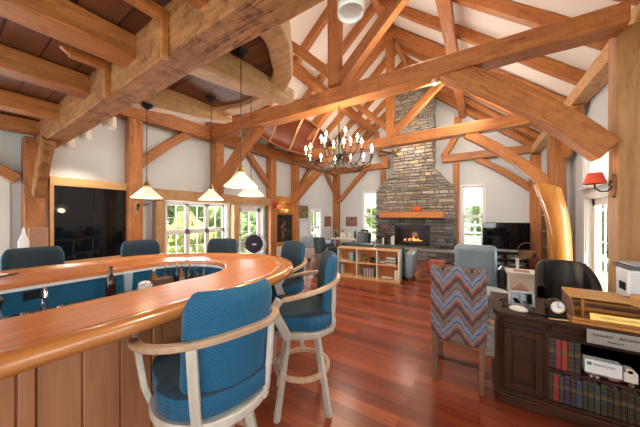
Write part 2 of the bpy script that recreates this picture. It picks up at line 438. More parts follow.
wf = wall('wall_far', 'y', YF, YF + .18, XL - .18, XR + .18, 3.5, FW)
BW = [(-5.0, -2.9, .6, 2.4), (-2.5, -.4, .05, 2.4), (-.1, 1.0, .6, 2.4)]
wall('wall_back', 'y', YB - .18, YB, XL - .18, XR + .18, 3.5, BW)
for nm, y0 in (('wall_gable_far', YF), ('wall_gable_back', YB - .18)):
    struct(MB().prism([(XL - .18, 3.5), (XR + .18, 3.5), (XR + .18, 3.7), (RX, RZ + .25), (XL - .18, 3.7)], 0, .18, Matrix(((1, 0, 0, 0), (0, 0, 1, y0), (0, 1, 0, 0), (0, 0, 0, 1)))).make(nm, 'wall', smooth=0))
mb = MB()
for sgn in (-1, 1):
    xe = (XL - .25) if sgn < 0 else (XR + .25); ze = roofz(XL) - .25 * PITCH + .13
    pts = [(RX, RZ + .13), (xe, ze), (xe, ze + .15), (RX, RZ + .28)]
    mb.prism(pts, YB - .3, YF + .3, Matrix(((1, 0, 0, 0), (0, 0, 1, 0), (0, 1, 0, 0), (0, 0, 0, 1))))
struct(mb.make('ceiling', 'ceil', smooth=0))
for nm, x0, x1, y0, y1 in (('baseboard_far', XL, XR, YF - .02, YF), ):
    struct(MB().box(x0, x1, y0, y1, 0, .12).make(nm, 'white', smooth=0))
struct(MB().box(XL, XL + .02, YB, 4.3, 0, .12).box(XL, XL + .02, 5.4, YF, 0, .12).make('baseboard_left', 'white', smooth=0))
struct(MB().box(XR - .02, XR, YB, 4.85, 0, .12).box(XR - .02, XR, 6.05, YF, 0, .12).make('baseboard_right', 'white', smooth=0))
# windows ------------------------------------------------------------
WN = [0]
def window(axis, p, q, a, b, z0, z1, cols=1, rows=2, lites=(2, 3), casing=.07, sill=True, inner=1, door=False, blind=None):
    """p inner wall face, q outer face.  casing on the inner face, sashes with muntins and a pane each"""
    WN[0] += 1; nm = ('door_%d' if door else 'window_%d') % WN[0]
    o = bpy.data.objects.new(nm, None); COL.objects.link(o); o['kind'] = 'structure'
    c0, cz = (a + b) / 2, z0
    o.location = (p, c0, cz) if axis == 'x' else (c0, p, cz)
    s = 1 if q < p else -1     # interior side sign
    def bx(m, u0, u1, d0, d1, w0, w1):
        if axis == 'x': m.box(min(d0, d1), max(d0, d1), u0 - c0, u1 - c0, w0 - cz, w1 - cz)
        else: m.box(u0 - c0, u1 - c0, min(d0, d1), max(d0, d1), w0 - cz, w1 - cz)
    m = MB(); t = .02 * s
    bx(m, a - casing, a + .0, 0, t, z0 - (0 if door else .04), z1 + casing); bx(m, b, b + casing, 0, t, z0 - (0 if door else .04), z1 + casing)
    bx(m, a - casing - .015, b + casing + .015, 0, t * 1.4, z1, z1 + casing)
    if not door: bx(m, a - casing - .02, b + casing + .02, 0, t * 3, z0 - .04, z0)
    bx(m, a, a + .02, 0, -s * .17, z0, z1); bx(m, b - .02, b, 0, -s * .17, z0, z1); bx(m, a, b, 0, -s * .17, z1 - .02, z1); bx(m, a, b, 0, -s * .17, z0, z0 + .02)
    m.make('window_casing' if not door else 'door_casing', 'white', o, bev=.004)
    w = (b - a - .04) / cols; dep = -s * .07
    for i in range(cols):
        u0 = a + .02 + i * w; u1 = u0 + w; zs = [z0 + .02 + (z1 - z0 - .04) * k / rows for k in range(rows + 1)]
        for k in range(rows):
            m = MB(); fr = .05 if not door else .11; q0, q1 = zs[k], zs[k + 1]; d = dep - s * .02 * k
            fb = fr if not (door and k == 0) else .2
            bx(m, u0, u0 + fr, d, d - s * .03, q0, q1); bx(m, u1 - fr, u1, d, d - s * .03, q0, q1)
            bx(m, u0, u1, d, d - s * .03, q0, q0 + fb); bx(m, u0, u1, d, d - s * .03, q1 - fr, q1)
            for g in range(1, lites[0]):
                uu = u0 + fr + (u1 - u0 - 2 * fr) * g / lites[0]; bx(m, uu - .005, uu + .005, d - s * .005, d - s * .025, q0 + fb, q1 - fr)
            for g in range(1, lites[1]):
                zz = q0 + fb + (q1 - q0 - fb - fr) * g / lites[1]; bx(m, u0 + fr, u1 - fr, d - s * .005, d - s * .025, zz - .005, zz + .005)
            sh = m.make('sash' if not door else 'door_leaf', 'white', o, bev=.003)
            g = MB(); bx(g, u0 + fr, u1 - fr, d - s * .012, d - s * .017, q0 + fb, q1 - fr); g.make('pane', 'glass', sh, smooth=0)
    if door:
        m = MB(); bx(m, a + .06, a + .09, dep, dep + s * .05, z0 + .95, z0 + .98); bx(m, a + .06, a + .2, dep + s * .05, dep + s * .065, z0 + .955, z0 + .975); m.make('door_handle', 'iron', o, bev=.004)
    if blind:
        m = MB(); n = int((blind[1] - blind[0]) / .05)
        for k in range(n):
            z = blind[0] + (blind[1] - blind[0]) * (k + .5) / n; bx(m, a + .03, b - .03, -s * .045, -s * .052, z - .024, z + .024)
        bx(m, a + .025, b - .025, -s * .03, -s * .06, blind[0] - .03, blind[0] - .005)
        m.make('window_blind', 'blind', o, smooth=0)
    return o
window('x', XL, XL - .18, -2.6, -1.2, .8, 2.05, 2, 2)
window('x', XL, XL - .18, -.55, .46, .3, 2.05, 1, 2, (3, 3), casing=.1)
window('x', XL, XL - .18, 2.15, 2.30, .25, 1.78, 1, 1, (1, 1), casing=.015)
window('x', XL, XL - .18, 2.58, 4.05, .50, 1.80, 3, 2, (2, 2))
window('x', XL, XL - .18, 4.42, 5.28, .02, 1.75, 1, 1, (2, 5), door=True)
window('x', XL, XL - .18, 7.83, 8.48, .36, 1.72, 1, 2, (2, 3))
window('y', YF, YF + .18, -4.10, -3.50, .48, 2.47, 1, 2, (2, 3), blind=(1.86, 2.44))
window('y', YF, YF + .18, -.50, .10, .48, 2.50, 1, 2, (2, 3), blind=(1.86, 2.47))
window('x', XR, XR + .18, 4.98, 5.93, .02, 1.80, 1, 1, (2, 5), door=True)
window('x', XR, XR + .18, 4.96, 5.98, 1.98, 2.62, 1, 1, (1, 1), blind=(2.05, 2.59))
window('x', XR, XR + .18, -2.6, -.4, .7, 2.3, 2, 1)
window('x', XR, XR + .18, .3, 1.9, .9, 2.3, 2, 1)
window('y', YB, YB - .18, -5.0, -2.9, .6, 2.4, 2, 1)
window('y', YB, YB - .18, -2.5, -.4, .05, 2.4, 2, 1, (1, 1), door=True)
window('y', YB, YB - .18, -.1, 1.0, .6, 2.4, 1, 1)
# ------------------------------------------------------------------ timber frame
G_POST = None
def post(x, y, w, d, z1, label, mat='timber', name='timber_post', z0=0):
    o = timber(name, (x, y, z0), (x, y, z1), d, w, mat, None, up=(1, 0, 0)); return tag(o, label, 'post')
PW = .20; XP = XL + .11
post(XP, .76, PW, .2, 2.60, 'thick timber post with a knee brace at far left beside the black glass cabinet')
post(XP, 1.98, PW, .22, 3.26, 'timber post carrying a small oval wall lamp, right of the black glass cabinet')
post(XP, 2.41, .16, .16, 1.80, 'short rough timber post at the left jamb of the triple window', 'timber_pale')
post(XP, 3.70, PW, .24, 3.26, 'timber post under the left end of the nearest big tie beam', z0=2.04)
post(XP, 4.21, .16, .16, 1.80, 'short rough timber post between triple window and glass garden door', 'timber_pale')
post(XP, 5.55, PW, .24, 3.26, 'timber post carrying the red-shaded wall lamp at the picture niche')
post(XP, 6.72, PW, .22, 3.26, 'timber post at right side of the picture niche')
post(XL + .12, YF - .12, .24, .24, 3.3, 'corner post of the room left of the stone chimney')
post(XR - .12, YF - .12, .24, .24, 3.3, 'corner post of the room behind the big television')
post(-3.22, YF - .1, .17, .16, 3.34, 'slim wall post at left shoulder of the stone chimney')
post(-.68, YF - .1, .17, .18, 3.34, 'slim wall post along right side of the stone chimney')
post(1.25, 6.52, .24, .24, 3.35, 'tall timber post behind the varnished curved log')
post(1.30, 3.72, .34, .22, 3.34, 'massive cracked timber post at the right edge behind the desk', 'timber_post')
# wall plates and header
tag(timber('wall_plate', (XP, .9, 3.41), (XP, YF, 3.41), .22, .29), 'long wall plate beam along the top of the left window wall', 'beam')
tag(timber('wall_plate', (1.38, .9, 3.45), (1.38, YF, 3.45), .22, .22, 'timber_pale'), 'long wall plate beam along the top of the right wall', 'beam')
tag(timber('header_beam', (XL + .09, 2.12, 1.925), (XL + .09, 5.43, 1.925), .18, .22, 'timber_pale'), 'pale header beam above the triple window and glass door', 'beam')
tag(timber('header_beam', (XL + .09, 5.68, 2.02), (XL + .09, 6.61, 2.02), .18, .2, 'honey'), 'yellow header beam above the picture niche', 'beam')
# braces on the left wall
def brace(a, b, w, h, label, mat='timber', sag=0, up=(0, 0, 1)):
    return tag(timber('knee_brace', a, b, w, h, mat, None, sag=sag, up=up), label, 'brace')
brace((XP, 2.05, 2.45), (XP, 3.0, 3.30), .14, .16, 'knee brace rising right from the lamp post to left wall plate', sag=.03)
brace((XP, 4.55, 3.30), (XP, 5.5, 2.36), .14, .14, 'knee brace falling right from wall plate to the red lamp post')
brace((XP, 8.75, 3.30), (XP, YF - .2, 2.5), .13, .13, 'knee brace beside the small window near left room corner')
brace((XP, 6.8, 2.3), (XP, 7.6, 3.30), .13, .13, 'knee brace rising right from the niche post to the wall plate')
brace((XL + .25, YF - .12, 2.15), (-4.0, YF - .12, 3.38), .14, .17, 'gable wall brace from left corner post up to the tie beam')
brace((-.1, YF - .12, 3.38), (XR - .2, YF - .12, 2.3), .14, .17, 'gable wall brace right of the chimney above the television', sag=.05)
brace((1.36, 6.4, 2.65), (1.36, 5.75, 3.36), .14, .18, 'short brace leaning towards camera on top of post behind the curved log')
brace((1.36, 6.66, 2.5), (1.36, 7.5, 3.36), .14, .18, 'brace on right wall between log post and far corner')
# left post brace at loft
brace((XL + .3, .78, 1.78), (XL + .75, .80, 2.5), .12, .14, 'short curved brace from far left post up to the loft beam', sag=.03, mat='timber_hewn')
brace((XP, .62, 2.0), (XP, -.2, 2.6), .12, .13, 'brace at the upper left picture edge running off behind far left post')
# trusses
ORD = ['nearest', 'second']
def rafter_pair(t, y, w, h, drop, mat='timber', nm='rafter', split=False):
    dz = -drop
    for s in (-1, 1):
        xe = XL + .02 if s < 0 else XR - .02
        timber(nm, (xe, 0, roofz(XL) + dz), (RX - s * .0, 0, RZ + dz), w, h, mat, t)
for i, y in enumerate(TB):
    t = thing('roof_truss', '%s timber roof truss with tie beam, king post and knee braces' % ('nearest big' if i == 0 else 'farther'), 'truss', (0, y, 0))
    if i == 1: t['label'] = 'farther timber roof truss with tie beam crossing in front of the stone chimney'
    d = .31 if i == 0 else .28
    timber('tie_beam', (XL + .05, 0, PL), (1.16 if i == 0 else XR - .03, 0, PL - (.13 if i == 0 else 0)), .24, d, 'timber', t, taper=.64 if i == 0 else .85)
    timber('king_post', (-1.99, 0, PL + d / 2), (-2.0, 0, RZ), .18, .2, 'timber', t, up=(1, 0, 0))
    rafter_pair(t, y, .2, .24, .06)
    timber('strut', (-2.05, 0, PL + .36), (-3.42, 0, 5.12), .15, .15, 'timber', t)
    timber('strut', (-1.93, 0, PL + .2), (-.5, 0, 4.95), .15, .17, 'timber', t)
    timber('knee_brace', (XL + .2, 0, 2.0), (-3.72, 0, PL - d / 2 + .03), .18, .2, 'timber', t, sag=.04)
    timber('knee_brace', (1.065, .10, 2.15) if i == 0 else (XR - .25, 0, 1.98), (-.36 + .12 * i, 0, PL - d / 2 + .05), .2, .23 if i == 0 else .2, 'timber', t, sag=.08)
    for x, z in ((-2.05, PL + .02), (-1.97, PL - .03), (1.0, PL - .1), (-5.2, PL + .02)):
        MB().lathe([(.012, -.15), (.012, .15)], 8, Rx(PI / 2)).make('wooden_peg', 'timber_pale', t, matrix=Tr(x, 0, z))
# far gable frame
t = thing('gable_truss', 'timber frame against the far white wall behind the stone chimney', 'truss', (0, YF - .12, 0))
timber('tie_beam', (XL + .05, 0, 3.48), (-3.0, 0, 3.48), .2, .22, 'timber', t)
timber('tie_beam', (-1.1, 0, 3.48), (XR - .03, 0, 3.5), .2, .24, 'timber', t)
rafter_pair(t, 0, .2, .22, .05)
timber('curved_brace', (-1.05, 0, 3.6), (-.62, 0, 4.85), .14, .2, 'timber', t, sag=-.12)
timber('curved_brace', (-3.05, 0, 3.6), (-3.5, 0, 4.85), .14, .2, 'timber', t, sag=-.12)
# common rafters
names = {1.65: 'pair of common rafters nearest the camera, just beyond the loft', 2.6: 'pair of common rafters just in front of the nearest big truss',
         4.55: 'pair of common rafters, first beyond the nearest big truss', 5.55: 'pair of common rafters, second beyond the nearest big truss',
         7.35: 'pair of common rafters, first beyond the farther truss', 8.15: 'pair of common rafters, second beyond the farther truss', 8.95: 'pair of common rafters closest to the chimney wall'}
for y, lab in names.items():
    t = thing('rafter_pair', lab, 'rafters', (0, y, 0)); rafter_pair(t, y, .13, .17, -.02)
tag(timber('ridge_beam', (RX, .9, RZ - .02), (RX, YF, RZ - .02), .14, .22), 'ridge beam along the peak of the white ceiling', 'beam')
for x, l in ((-3.62, 'left'), (-.48, 'right')):
    tag(timber('roof_purlin', (x, .9, 4.93), (x, YF, 4.93), .2, .22), 'long roof purlin running to the chimney wall under the %s ceiling slope' % l, 'beam')
# ------------------------------------------------------------------ loft with curved balcony
CX, CY = -2.22, .88
loft = thing('loft_platform', 'wooden loft over the bar with hewn beam, joists and a curved balcony', 'loft', (CX, CY, 2.5))
def LT(p): return (p[0] - CX, p[1] - CY, p[2] - 2.5)
timber('girder', LT((XL + .03, .87, 2.675)), LT((XR - .02, .87, 2.675)), .20, .37, 'timber_hewn', loft, jit=.005, n=24)
for x in (-.15, -1.18, -2.14, -3.08, -4.14, -5.1):
    timber('joist', LT((x, .80, 2.695)), LT((x, YB + .1, 2.695)), .2, .17, 'timber', loft)
boards = MB(); boards.box(XL + .01 - CX, XR - .01 - CX, YB + .01 - CY, .97 - CY, .29, .33)
boards.prism([(1.06 * math.cos(a), 1.06 * math.sin(a)) for a in [PI * k / 28 for k in range(29)]], .29, .33)
boards.make('deck_boards', 'deck', loft, smooth=0)
rim = MB(); n = 40
def rimring(r, z, k): a = PI * (k / n) * 1.06 - .09; return (r * math.cos(a), r * math.sin(a), z)
vs = []; fs = []
for k in range(n + 1):
    j = .008 * math.sin(k * 1.3)
    for r, z in ((1.00 + j, .24), (1.17 + j, .24), (1.17 + j, .44), (1.00 + j, .44)): vs.append(rimring(r, z, k))
for k in range(n):
    for q in range(4): w_ = (q + 1) % 4; fs.append((k * 4 + q, k * 4 + w_, (k + 1) * 4 + w_, (k + 1) * 4 + q))
fs += [(3, 2, 1, 0), (n * 4, n * 4 + 1, n * 4 + 2, n * 4 + 3)]
rim.add(vs, fs).make('curved_rim', 'timber_pale', loft, bev=.012)
for x in (-1.72, -2.72):
    timber('bracket_arm', LT((x, .95, 2.66)), LT((x, 2.05, 2.70)), .16, .26, 'timber_pale', loft, taper=.5, jit=.008, sag=-.012)
for x in (-2.53, -1.60):
    br = MB(); br.box(-.028, .028, -.24, 0, .15, .215).box(-.014, .014, -.04, -.0, -.07, .20).prism([(-.24, .16), (-.24, .21), (-.29, .197)], -.022, .022, Matrix(((0, 0, 1, 0), (1, 0, 0, 0), (0, 1, 0, 0), (0, 0, 0, 1))))
    o = br.make('hanging_bracket', 'timber', loft, bev=.006, matrix=Tr(*LT((x, .77, 2.52))))
# ------------------------------------------------------------------ chimney
def chim_edges(z):
    if z < 2.45: return -3.38, -.72
    if z < 3.15:
        k = (z - 2.45) / .7; return -3.38 + k * .66, -.72 - k * .64
    return -2.72, -1.36
YCH = 9.3
ch = thing('stone_chimney', 'tall fieldstone chimney with sloping shoulders, fireplace and raised hearth', 'fireplace', (-2.05, YCH, 0))
def CT(x, y, z): return (x + 2.05, y - YCH, z)
core = MB()
P = [(-3.34, 0), (-.76, 0), (-.76, 2.43), (-1.40, 3.13), (-1.40, RZ + .1), (-2.68, RZ + .1), (-2.68, 3.13), (-3.34, 2.43)]
FX0, FX1, FZ0, FZ1 = -2.66, -1.46, .46, 1.14
TY = Matrix(((1, 0, 0, 2.05), (0, 0, 1, 0), (0, 1, 0, 0), (0, 0, 0, 1)))
core.prism([(-3.34, 0), (FX0, 0), (FX0, 1.5), (-3.34, 1.5)], .02, YF - YCH, TY).prism([(FX1, 0), (-.76, 0), (-.76, 1.5), (FX1, 1.5)], .02, YF - YCH, TY)
core.prism([(FX0, 0), (FX1, 0), (FX1, FZ0), (FX0, FZ0)], .02, YF - YCH, TY).prism([(FX0, FZ1), (FX1, FZ1), (FX1, 1.5), (FX0, 1.5)], .02, YF - YCH, TY)
core.prism([(-3.34, 1.5), (-.76, 1.5)] + P[2:], .02, YF - YCH, TY)
core.make('chimney_core', 'mortar', ch, smooth=0)
st = MB(); rnd = random.Random(3); z = .40
def stone(x0, x1, z0, z1, face='f'):
    d = rnd.uniform(.015, .06)
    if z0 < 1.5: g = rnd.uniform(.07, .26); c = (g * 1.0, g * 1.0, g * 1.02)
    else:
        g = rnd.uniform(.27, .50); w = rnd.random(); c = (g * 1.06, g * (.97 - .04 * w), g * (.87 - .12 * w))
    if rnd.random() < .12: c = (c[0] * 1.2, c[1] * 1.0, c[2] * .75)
    st.cc = c; e = .01; q = min(.02, (z1 - z0) * .25); vs = []
    j = lambda a=.018: rnd.uniform(-a, a)
    if face == 'f':
        back = [(x0 + e, .05, z0 + e), (x1 - e, .05, z0 + e), (x1 - e, .05, z1 - e), (x0 + e, .05, z1 - e)]
        front = [(x0 + e + q + j(), -d, z0 + e + q + j()), (x1 - e - q + j(), -d + j(), z0 + e + q + j()), (x1 - e - q + j(), -d, z1 - e - q + j()), (x0 + e + q + j(), -d + j(), z1 - e - q + j())]
        mid = [(p[0], -d * .6 + .01, p[2]) for p in back]
        vs = [CT(p[0], YCH + p[1], p[2]) for p in back + mid + front]
    else:
        xx = x0; back = [(xx - .05 * face, z0 + e)]; a, b = x1
        def pp(u, v, w): return CT(xx + u * face, YCH + v, w)
        vs = [pp(-.05, a + e, z0 + e), pp(-.05, b - e, z0 + e), pp(-.05, b - e, z1 - e), pp(-.05, a + e, z1 - e),
              pp(d * .4, a + e, z0 + e), pp(d * .4, b - e, z0 + e), pp(d * .4, b - e, z1 - e), pp(d * .4, a + e, z1 - e),
              pp(d, a + q + e, z0 + e + q), pp(d, b - e - q, z0 + e + q), pp(d, b - e - q, z1 - e - q), pp(d, a + e + q, z1 - e - q)]
    fs = [(8, 9, 10, 11)] + [(k, (k + 1) % 4, (k + 1) % 4 + 4, k + 4) for k in range(4)] + [(k + 4, (k + 1) % 4 + 4, (k + 1) % 4 + 8, k + 8) for k in range(4)]
    st.add(vs, fs)
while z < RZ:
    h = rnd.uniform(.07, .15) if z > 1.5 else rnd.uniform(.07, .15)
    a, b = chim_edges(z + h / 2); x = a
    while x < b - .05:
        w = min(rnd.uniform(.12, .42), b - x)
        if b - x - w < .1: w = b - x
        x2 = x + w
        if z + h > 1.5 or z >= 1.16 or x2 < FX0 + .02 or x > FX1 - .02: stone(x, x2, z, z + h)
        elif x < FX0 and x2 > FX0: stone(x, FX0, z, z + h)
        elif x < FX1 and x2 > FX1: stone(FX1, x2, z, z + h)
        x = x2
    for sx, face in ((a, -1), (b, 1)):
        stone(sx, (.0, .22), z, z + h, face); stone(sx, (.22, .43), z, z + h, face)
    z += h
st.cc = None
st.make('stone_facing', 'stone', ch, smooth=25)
hs = MB(); hr = random.Random(5); st = hs
hs.cc = (.2, .2, .2); hs.box(-3.36 + 2.05, -.70 + 2.05, -.42, .03, 0, .30)
x = -3.4
while x < -.7:
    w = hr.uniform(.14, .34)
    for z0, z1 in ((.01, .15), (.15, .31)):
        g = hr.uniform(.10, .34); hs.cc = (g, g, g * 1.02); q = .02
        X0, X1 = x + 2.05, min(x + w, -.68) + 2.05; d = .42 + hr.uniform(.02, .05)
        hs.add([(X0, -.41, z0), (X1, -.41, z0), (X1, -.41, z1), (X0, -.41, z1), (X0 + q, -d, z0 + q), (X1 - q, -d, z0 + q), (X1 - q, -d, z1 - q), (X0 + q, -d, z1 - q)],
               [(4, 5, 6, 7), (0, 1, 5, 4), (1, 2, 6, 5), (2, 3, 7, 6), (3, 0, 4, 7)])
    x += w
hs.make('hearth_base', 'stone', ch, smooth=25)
MB().box(-3.42 + 2.05, -.66 + 2.05, -.5, .04, .315, .385).make('hearth_slab', 'slab', ch, bev=.012)
ins = MB(); ins.box(FX0 + 2.05, FX1 + 2.05, .28, .3, FZ0, FZ1)
for (a, b, c, d) in ((FX0, FX0 + .1, FZ0, FZ1), (FX1 - .1, FX1, FZ0, FZ1), (FX0, FX1, FZ1 - .1, FZ1), (FX0, FX1, FZ0, FZ0 + .07)): ins.box(a + 2.05, b + 2.05, -.03, .3, c, d)
fi = ins.make('firebox', 'black', ch, bev=.01)
fl = MB(); fr = random.Random(2)
for k in range(11):
    a = -.3 + k * .06 + fr.uniform(-.02, .02); hgt = fr.uniform(.07, .17) * (1 - abs(k - 5) / 9)
    fl.lathe([(.0, 0), (.035, .03), (.028, hgt * .5), (.0, hgt)], 8, Tr(a, .14 + fr.uniform(-.03, .03), FZ0 + .13))
fl.make('flames', 'fire', fi)
lg = MB()
for (a, b) in (((-.35, .10, .56), (.35, .12, .57)), ((-.3, .2, .57), (.3, .18, .56)), ((-.25, .13, .63), (.2, .19, .62))): lg.tube([a, b], .045, 10)
lg.make('logs', 'bark', fi)
tag(MB().box(-3.18, -.98, YCH - .30, YCH - .0, 1.43, 1.65).make('mantel_shelf', 'mantel', bev=.02), 'thick orange wooden mantel beam across the stone chimney', 'mantel')
pk = thing('paper_pumpkin', 'small orange pumpkin sitting on the mantel beam', 'pumpkin', (-1.85, YCH - .16, 1.65))
b_ = MB()
for k in range(10):
    a = 2 * PI * k / 10; b_.blob((.085 * math.cos(a), .085 * math.sin(a), .10), .075, 0, 0, sub=2, sc=(1, 1, 1.25))
b_.make('body', 'orange', pk); MB().tube([(0, 0, .17), (.01, 0, .22)], .014).make('stem', 'brown', pk)
# ------------------------------------------------------------------ bar
CX, CY = -2.2, 1.0
bar = thing('bar_counter', 'horseshoe-shaped bar with glossy orange wood top and blue inside', 'bar', (CX, CY, 0))
RO, RI = .985, .44
def bulge(off, a):
    f = min(1, max(0, (off - .44) / .56)); return (1 - f) * .07 * math.sin(a) + f * .135 * math.sin(2 * a) * math.sin(a)      # outer and inner radii
YE = -2.6
def shoe(r, n=36, ye=YE, cy=0):
    """outline of a horseshoe at radius r, near leg first"""
    return [(r, ye - CY)] + [(r * math.cos(PI * k / n), cy + r * math.sin(PI * k / n)) for k in range(n + 1)] + [(-r, ye - CY)]
def sweep(prof, ro_base, name, mat, parent, bev=0, ye=YE, smooth=40, split=12):
    """profile [(offset,z)] swept along the horseshoe of radius ro_base; offset outward"""
    path = []
    ys = [ye - CY + (0 - (ye - CY)) * k / split for k in range(split)]
    for y in ys: path.append((0, y, 0.0, 1))
    n = 40
    mb = MB(); vs = []; fs = []; P2 = []
    for y in ys: P2.append((Vector((0, y)), Vector((1, 0)), 0))
    for k in range(n + 1):
        a = PI * k / n; P2.append((Vector((0, 0)), Vector((math.cos(a), math.sin(a))), a))
    for y in ys[::-1]: P2.append((Vector((0, y)), Vector((-1, 0)), PI))
    m_ = len(prof)
    for c, d, a in P2:
        for off, z in prof:
            p = c + d * (ro_base + off + bulge(off, a)); vs.append((p.x, p.y, z))
    for i in range(len(P2) - 1):
        for k in range(m_):
            q = (k + 1) % m_; fs.append((i * m_ + k, i * m_ + q, (i + 1) * m_ + q, (i + 1) * m_ + k))
    fs.append(tuple(range(m_))); fs.append(tuple((len(P2) - 1) * m_ + k for k in range(m_)))
    return mb.add(vs, fs).make(name, mat, parent, bev=bev, smooth=smooth)
sweep([(RI, 1.01), (RO - .10, 1.01), (RO - .10, 1.048), (RI + .006, 1.048), (RI, 1.042)], 0, 'counter_top', 'bartop', bar)
# bull-nosed arm rail
pr = [(RO - .13, 1.01), (RO - .05, 1.003)] + [(RO - .02 + .032 * math.cos(a), 1.035 + .036 * math.sin(a)) for a in [(-90 + 22.5 * k) * PI / 180 for k in range(8)]] + [(RO - .06, 1.072), (RO - .105, 1.058), (RO - .125, 1.049)]
sweep(pr, 0, 'arm_rail', 'barrim', bar)
sweep([(RI + .01, .985), (RI + .035, .985), (RI + .035, 1.01), (RI + .01, 1.01)], 0, 'white_edge_strip', 'white', bar)
sweep([(RI + .06, .02), (RI + .08, .02), (RI + .08, .99), (RI + .06, .99)], 0, 'inner_panel', 'bluepaint', bar)
# boarded front
RBP = RO - .30
sweep([(RBP - .03, .0), (RBP, .0), (RBP, 1.01), (RBP - .03, 1.01)], 0, 'front_panel', 'cedar', bar)
vb = MB(); k = 0; rr = random.Random(4)
ylist = YE
def onshoe(sv):
    L1 = CY * 0 - (YE - CY); L2 = PI * RBP
    if sv < L1: return Vector((RBP, YE - CY + sv, 0)), 0
    if sv < L1 + L2: a = (sv - L1) / RBP; rb_ = RBP + bulge(RBP, a); return Vector((rb_ * math.cos(a), rb_ * math.sin(a), 0)), a
    return Vector((-RBP, -(sv - L1 - L2), 0)), PI
tot = 2 * (0 - (YE - CY)) + PI * RBP; sv = 0; i = 0
while sv < tot:
    w = (.14, .14, .14, .05)[i % 4]; p, a = onshoe(sv + w / 2); dd = .012 if i % 4 != 3 else .026
    vb.box(-.012, dd, -w / 2 + .003, w / 2 - .003, .09, 1.0, Matrix.Translation(p) @ Rz(a)); sv += w; i += 1
vb.make('vertical_boards', 'cedar', bar, bev=.004)
sweep([(RBP, 0), (RBP + .03, 0), (RBP + .03, .09), (RBP, .09)], 0, 'base_rail', 'cedar', bar)
# worktop inside the far leg
sink = MB(); sink.box(-RI - .06, -RI + .42, YE - CY + .02, .12, .79, .82); sink.make('inner_worktop', 'darkgrey', bar, bev=.004)
MB().box(-RI - .05, -RI + .36, YE - CY + .02, .1, .02, .79).make('under_cabinet', 'bluepaint', bar)
MB().box(-RI - .055, -RI - .045, .335 - CY, .42 - CY, .905, .965).make('power_outlet', 'black', bar, bev=.003)
# things on the worktop
WX = CX - RI + .1; WT = .82
f = thing('bar_faucet', 'chrome swan-neck faucet with two handles inside the bar', 'faucet', (WX + .04, .40, WT))
MB().lathe([(.022, 0), (.022, .02), (.012, .03), (.012, .09)], 12).make('base', 'chrome', f)
MB().tube([(0, 0, .08), (0, 0, .17), (.02, 0, .19), (.06, 0, .19), (.075, 0, .165), (.077, 0, .14)], .009, 8).make('spout', 'chrome', f)
for s in (-1, 1): MB().tube([(0, s * .07, 0), (0, s * .07, .04)], .012).tube([(0, s * .07, .04), (.02, s * .10, .05)], .008).make('handle', 'chrome', f)
def bottle(loc, h, r, col, label, capc=(.05, .05, .05), rect=False, neck=.25, lab=None):
    t = thing('liquor_bottle', label, 'bottle', loc)
    n = 4 if rect else 16; T = Rz(PI / 4) if rect else None
    MB().lathe([(r * .9, 0), (r, .01), (r, h * (.85 - neck)), (r * .35, h * (1 - neck)), (r * .3, h * .93)], n, T).make('glass_body', mc(col, .1), t, bev=.002)
    MB().lathe([(r * .36, h * .9), (r * .36, h)], 10).make('cap', mc(capc), t)
    if lab: MB().lathe([(r * 1.02, h * .15), (r * 1.02, h * .42)], n, T).make('paper_label', mc(lab, .7), t)
    return t
bottle((WX, .78, WT), .27, .035, (.03, .008, .006), 'tall dark red wine bottle beside the clear glass inside the bar')
bottle((WX + .0, 1.10, WT), .19, .036, (.25, .10, .03), 'small amber square bottle with white stopper in the bar', (.7, .68, .6), True, lab=(.35, .2, .12))
bottle((WX - .03, 1.22, WT), .20, .030, (.02, .02, .02), 'black narrow bottle with pale neck left of the brown box in bar', (.6, .55, .4))
bottle((WX + .02, 1.30, WT), .21, .026, (.03, .03, .04), 'second black narrow bottle with pale cap behind the brown box', (.7, .6, .3))
bottle((CX - .30, 1.33, WT), .18, .034, (.30, .15, .07), 'squat brown bottle with wide label right of the box in bar', (.05, .03, .02), True, lab=(.5, .35, .25))
bottle((CX - .22, 1.37, WT), .20, .028, (.02, .03, .02), 'dark green slim bottle near curved end of bar inside', (.3, .2, .1))
bottle((CX - .14, 1.40, WT), .16, .030, (.10, .04, .03), 'short round reddish bottle near curved end of bar', (.02, .02, .02))
bottle((CX - .05, 1.42, WT), .21, .024, (.02, .02, .03), 'last black slim bottle with cream cap at the bar curve', (.7, .65, .5))
sh = MB(); sh.prism([(.43 * math.cos(a), .48 * math.sin(a)) for a in [PI * k / 20 for k in range(21)]] + [(-.3, -.0)], .79, .82); sh.make('curved_worktop', 'darkgrey', bar)
tag(MB().cbox((WX + .03, 1.16, WT + .05), (.09, .16, .1)).make('cigar_box', 'leather_brown', bev=.006), 'brown box standing among the liquor bottles inside bar', 'box')
t = thing('drinking_glass', 'tall clear empty glass between wine bottle and white figurine', 'glass', (WX, .90, WT))
MB().lathe([(.025, 0), (.035, .2), (.033, .2), (.022, .01)], 16).make('bowl', 'clearglass', t)
t = MB().blob((0, 0, .05), .04, 3, .5, 2, sub=3, sc=(1, 1.4, 1.2)).make('white_figurine', 'paper'); t.location = (WX + .02, 1.02, WT); tag(t, 'small lumpy white and blue figurine on bar worktop', 'figurine')
t = thing('coffee_maker', 'glass carafe machine at far left inside the bar', 'coffee maker', (WX + .04, .17, WT))
MB().lathe([(.05, 0), (.065, .05), (.05, .10), (.045, .11)], 18).make('carafe', 'clearglass', t)
MB().box(-.07, -.05, -.06, .06, 0, .17).box(-.07, .06, -.06, .06, .145, .17).box(-.07, .06, -.06, .06, 0, .012).make('body', 'black', t, bev=.004)
t = thing('round_tray', 'dark round dish lying beside the coffee maker in bar', 'dish', (WX + .06, .27, WT)); MB().lathe([(.03, 0), (.05, .04), (.048, .04), (.028, .006)], 18).make('bowl', 'black', t)
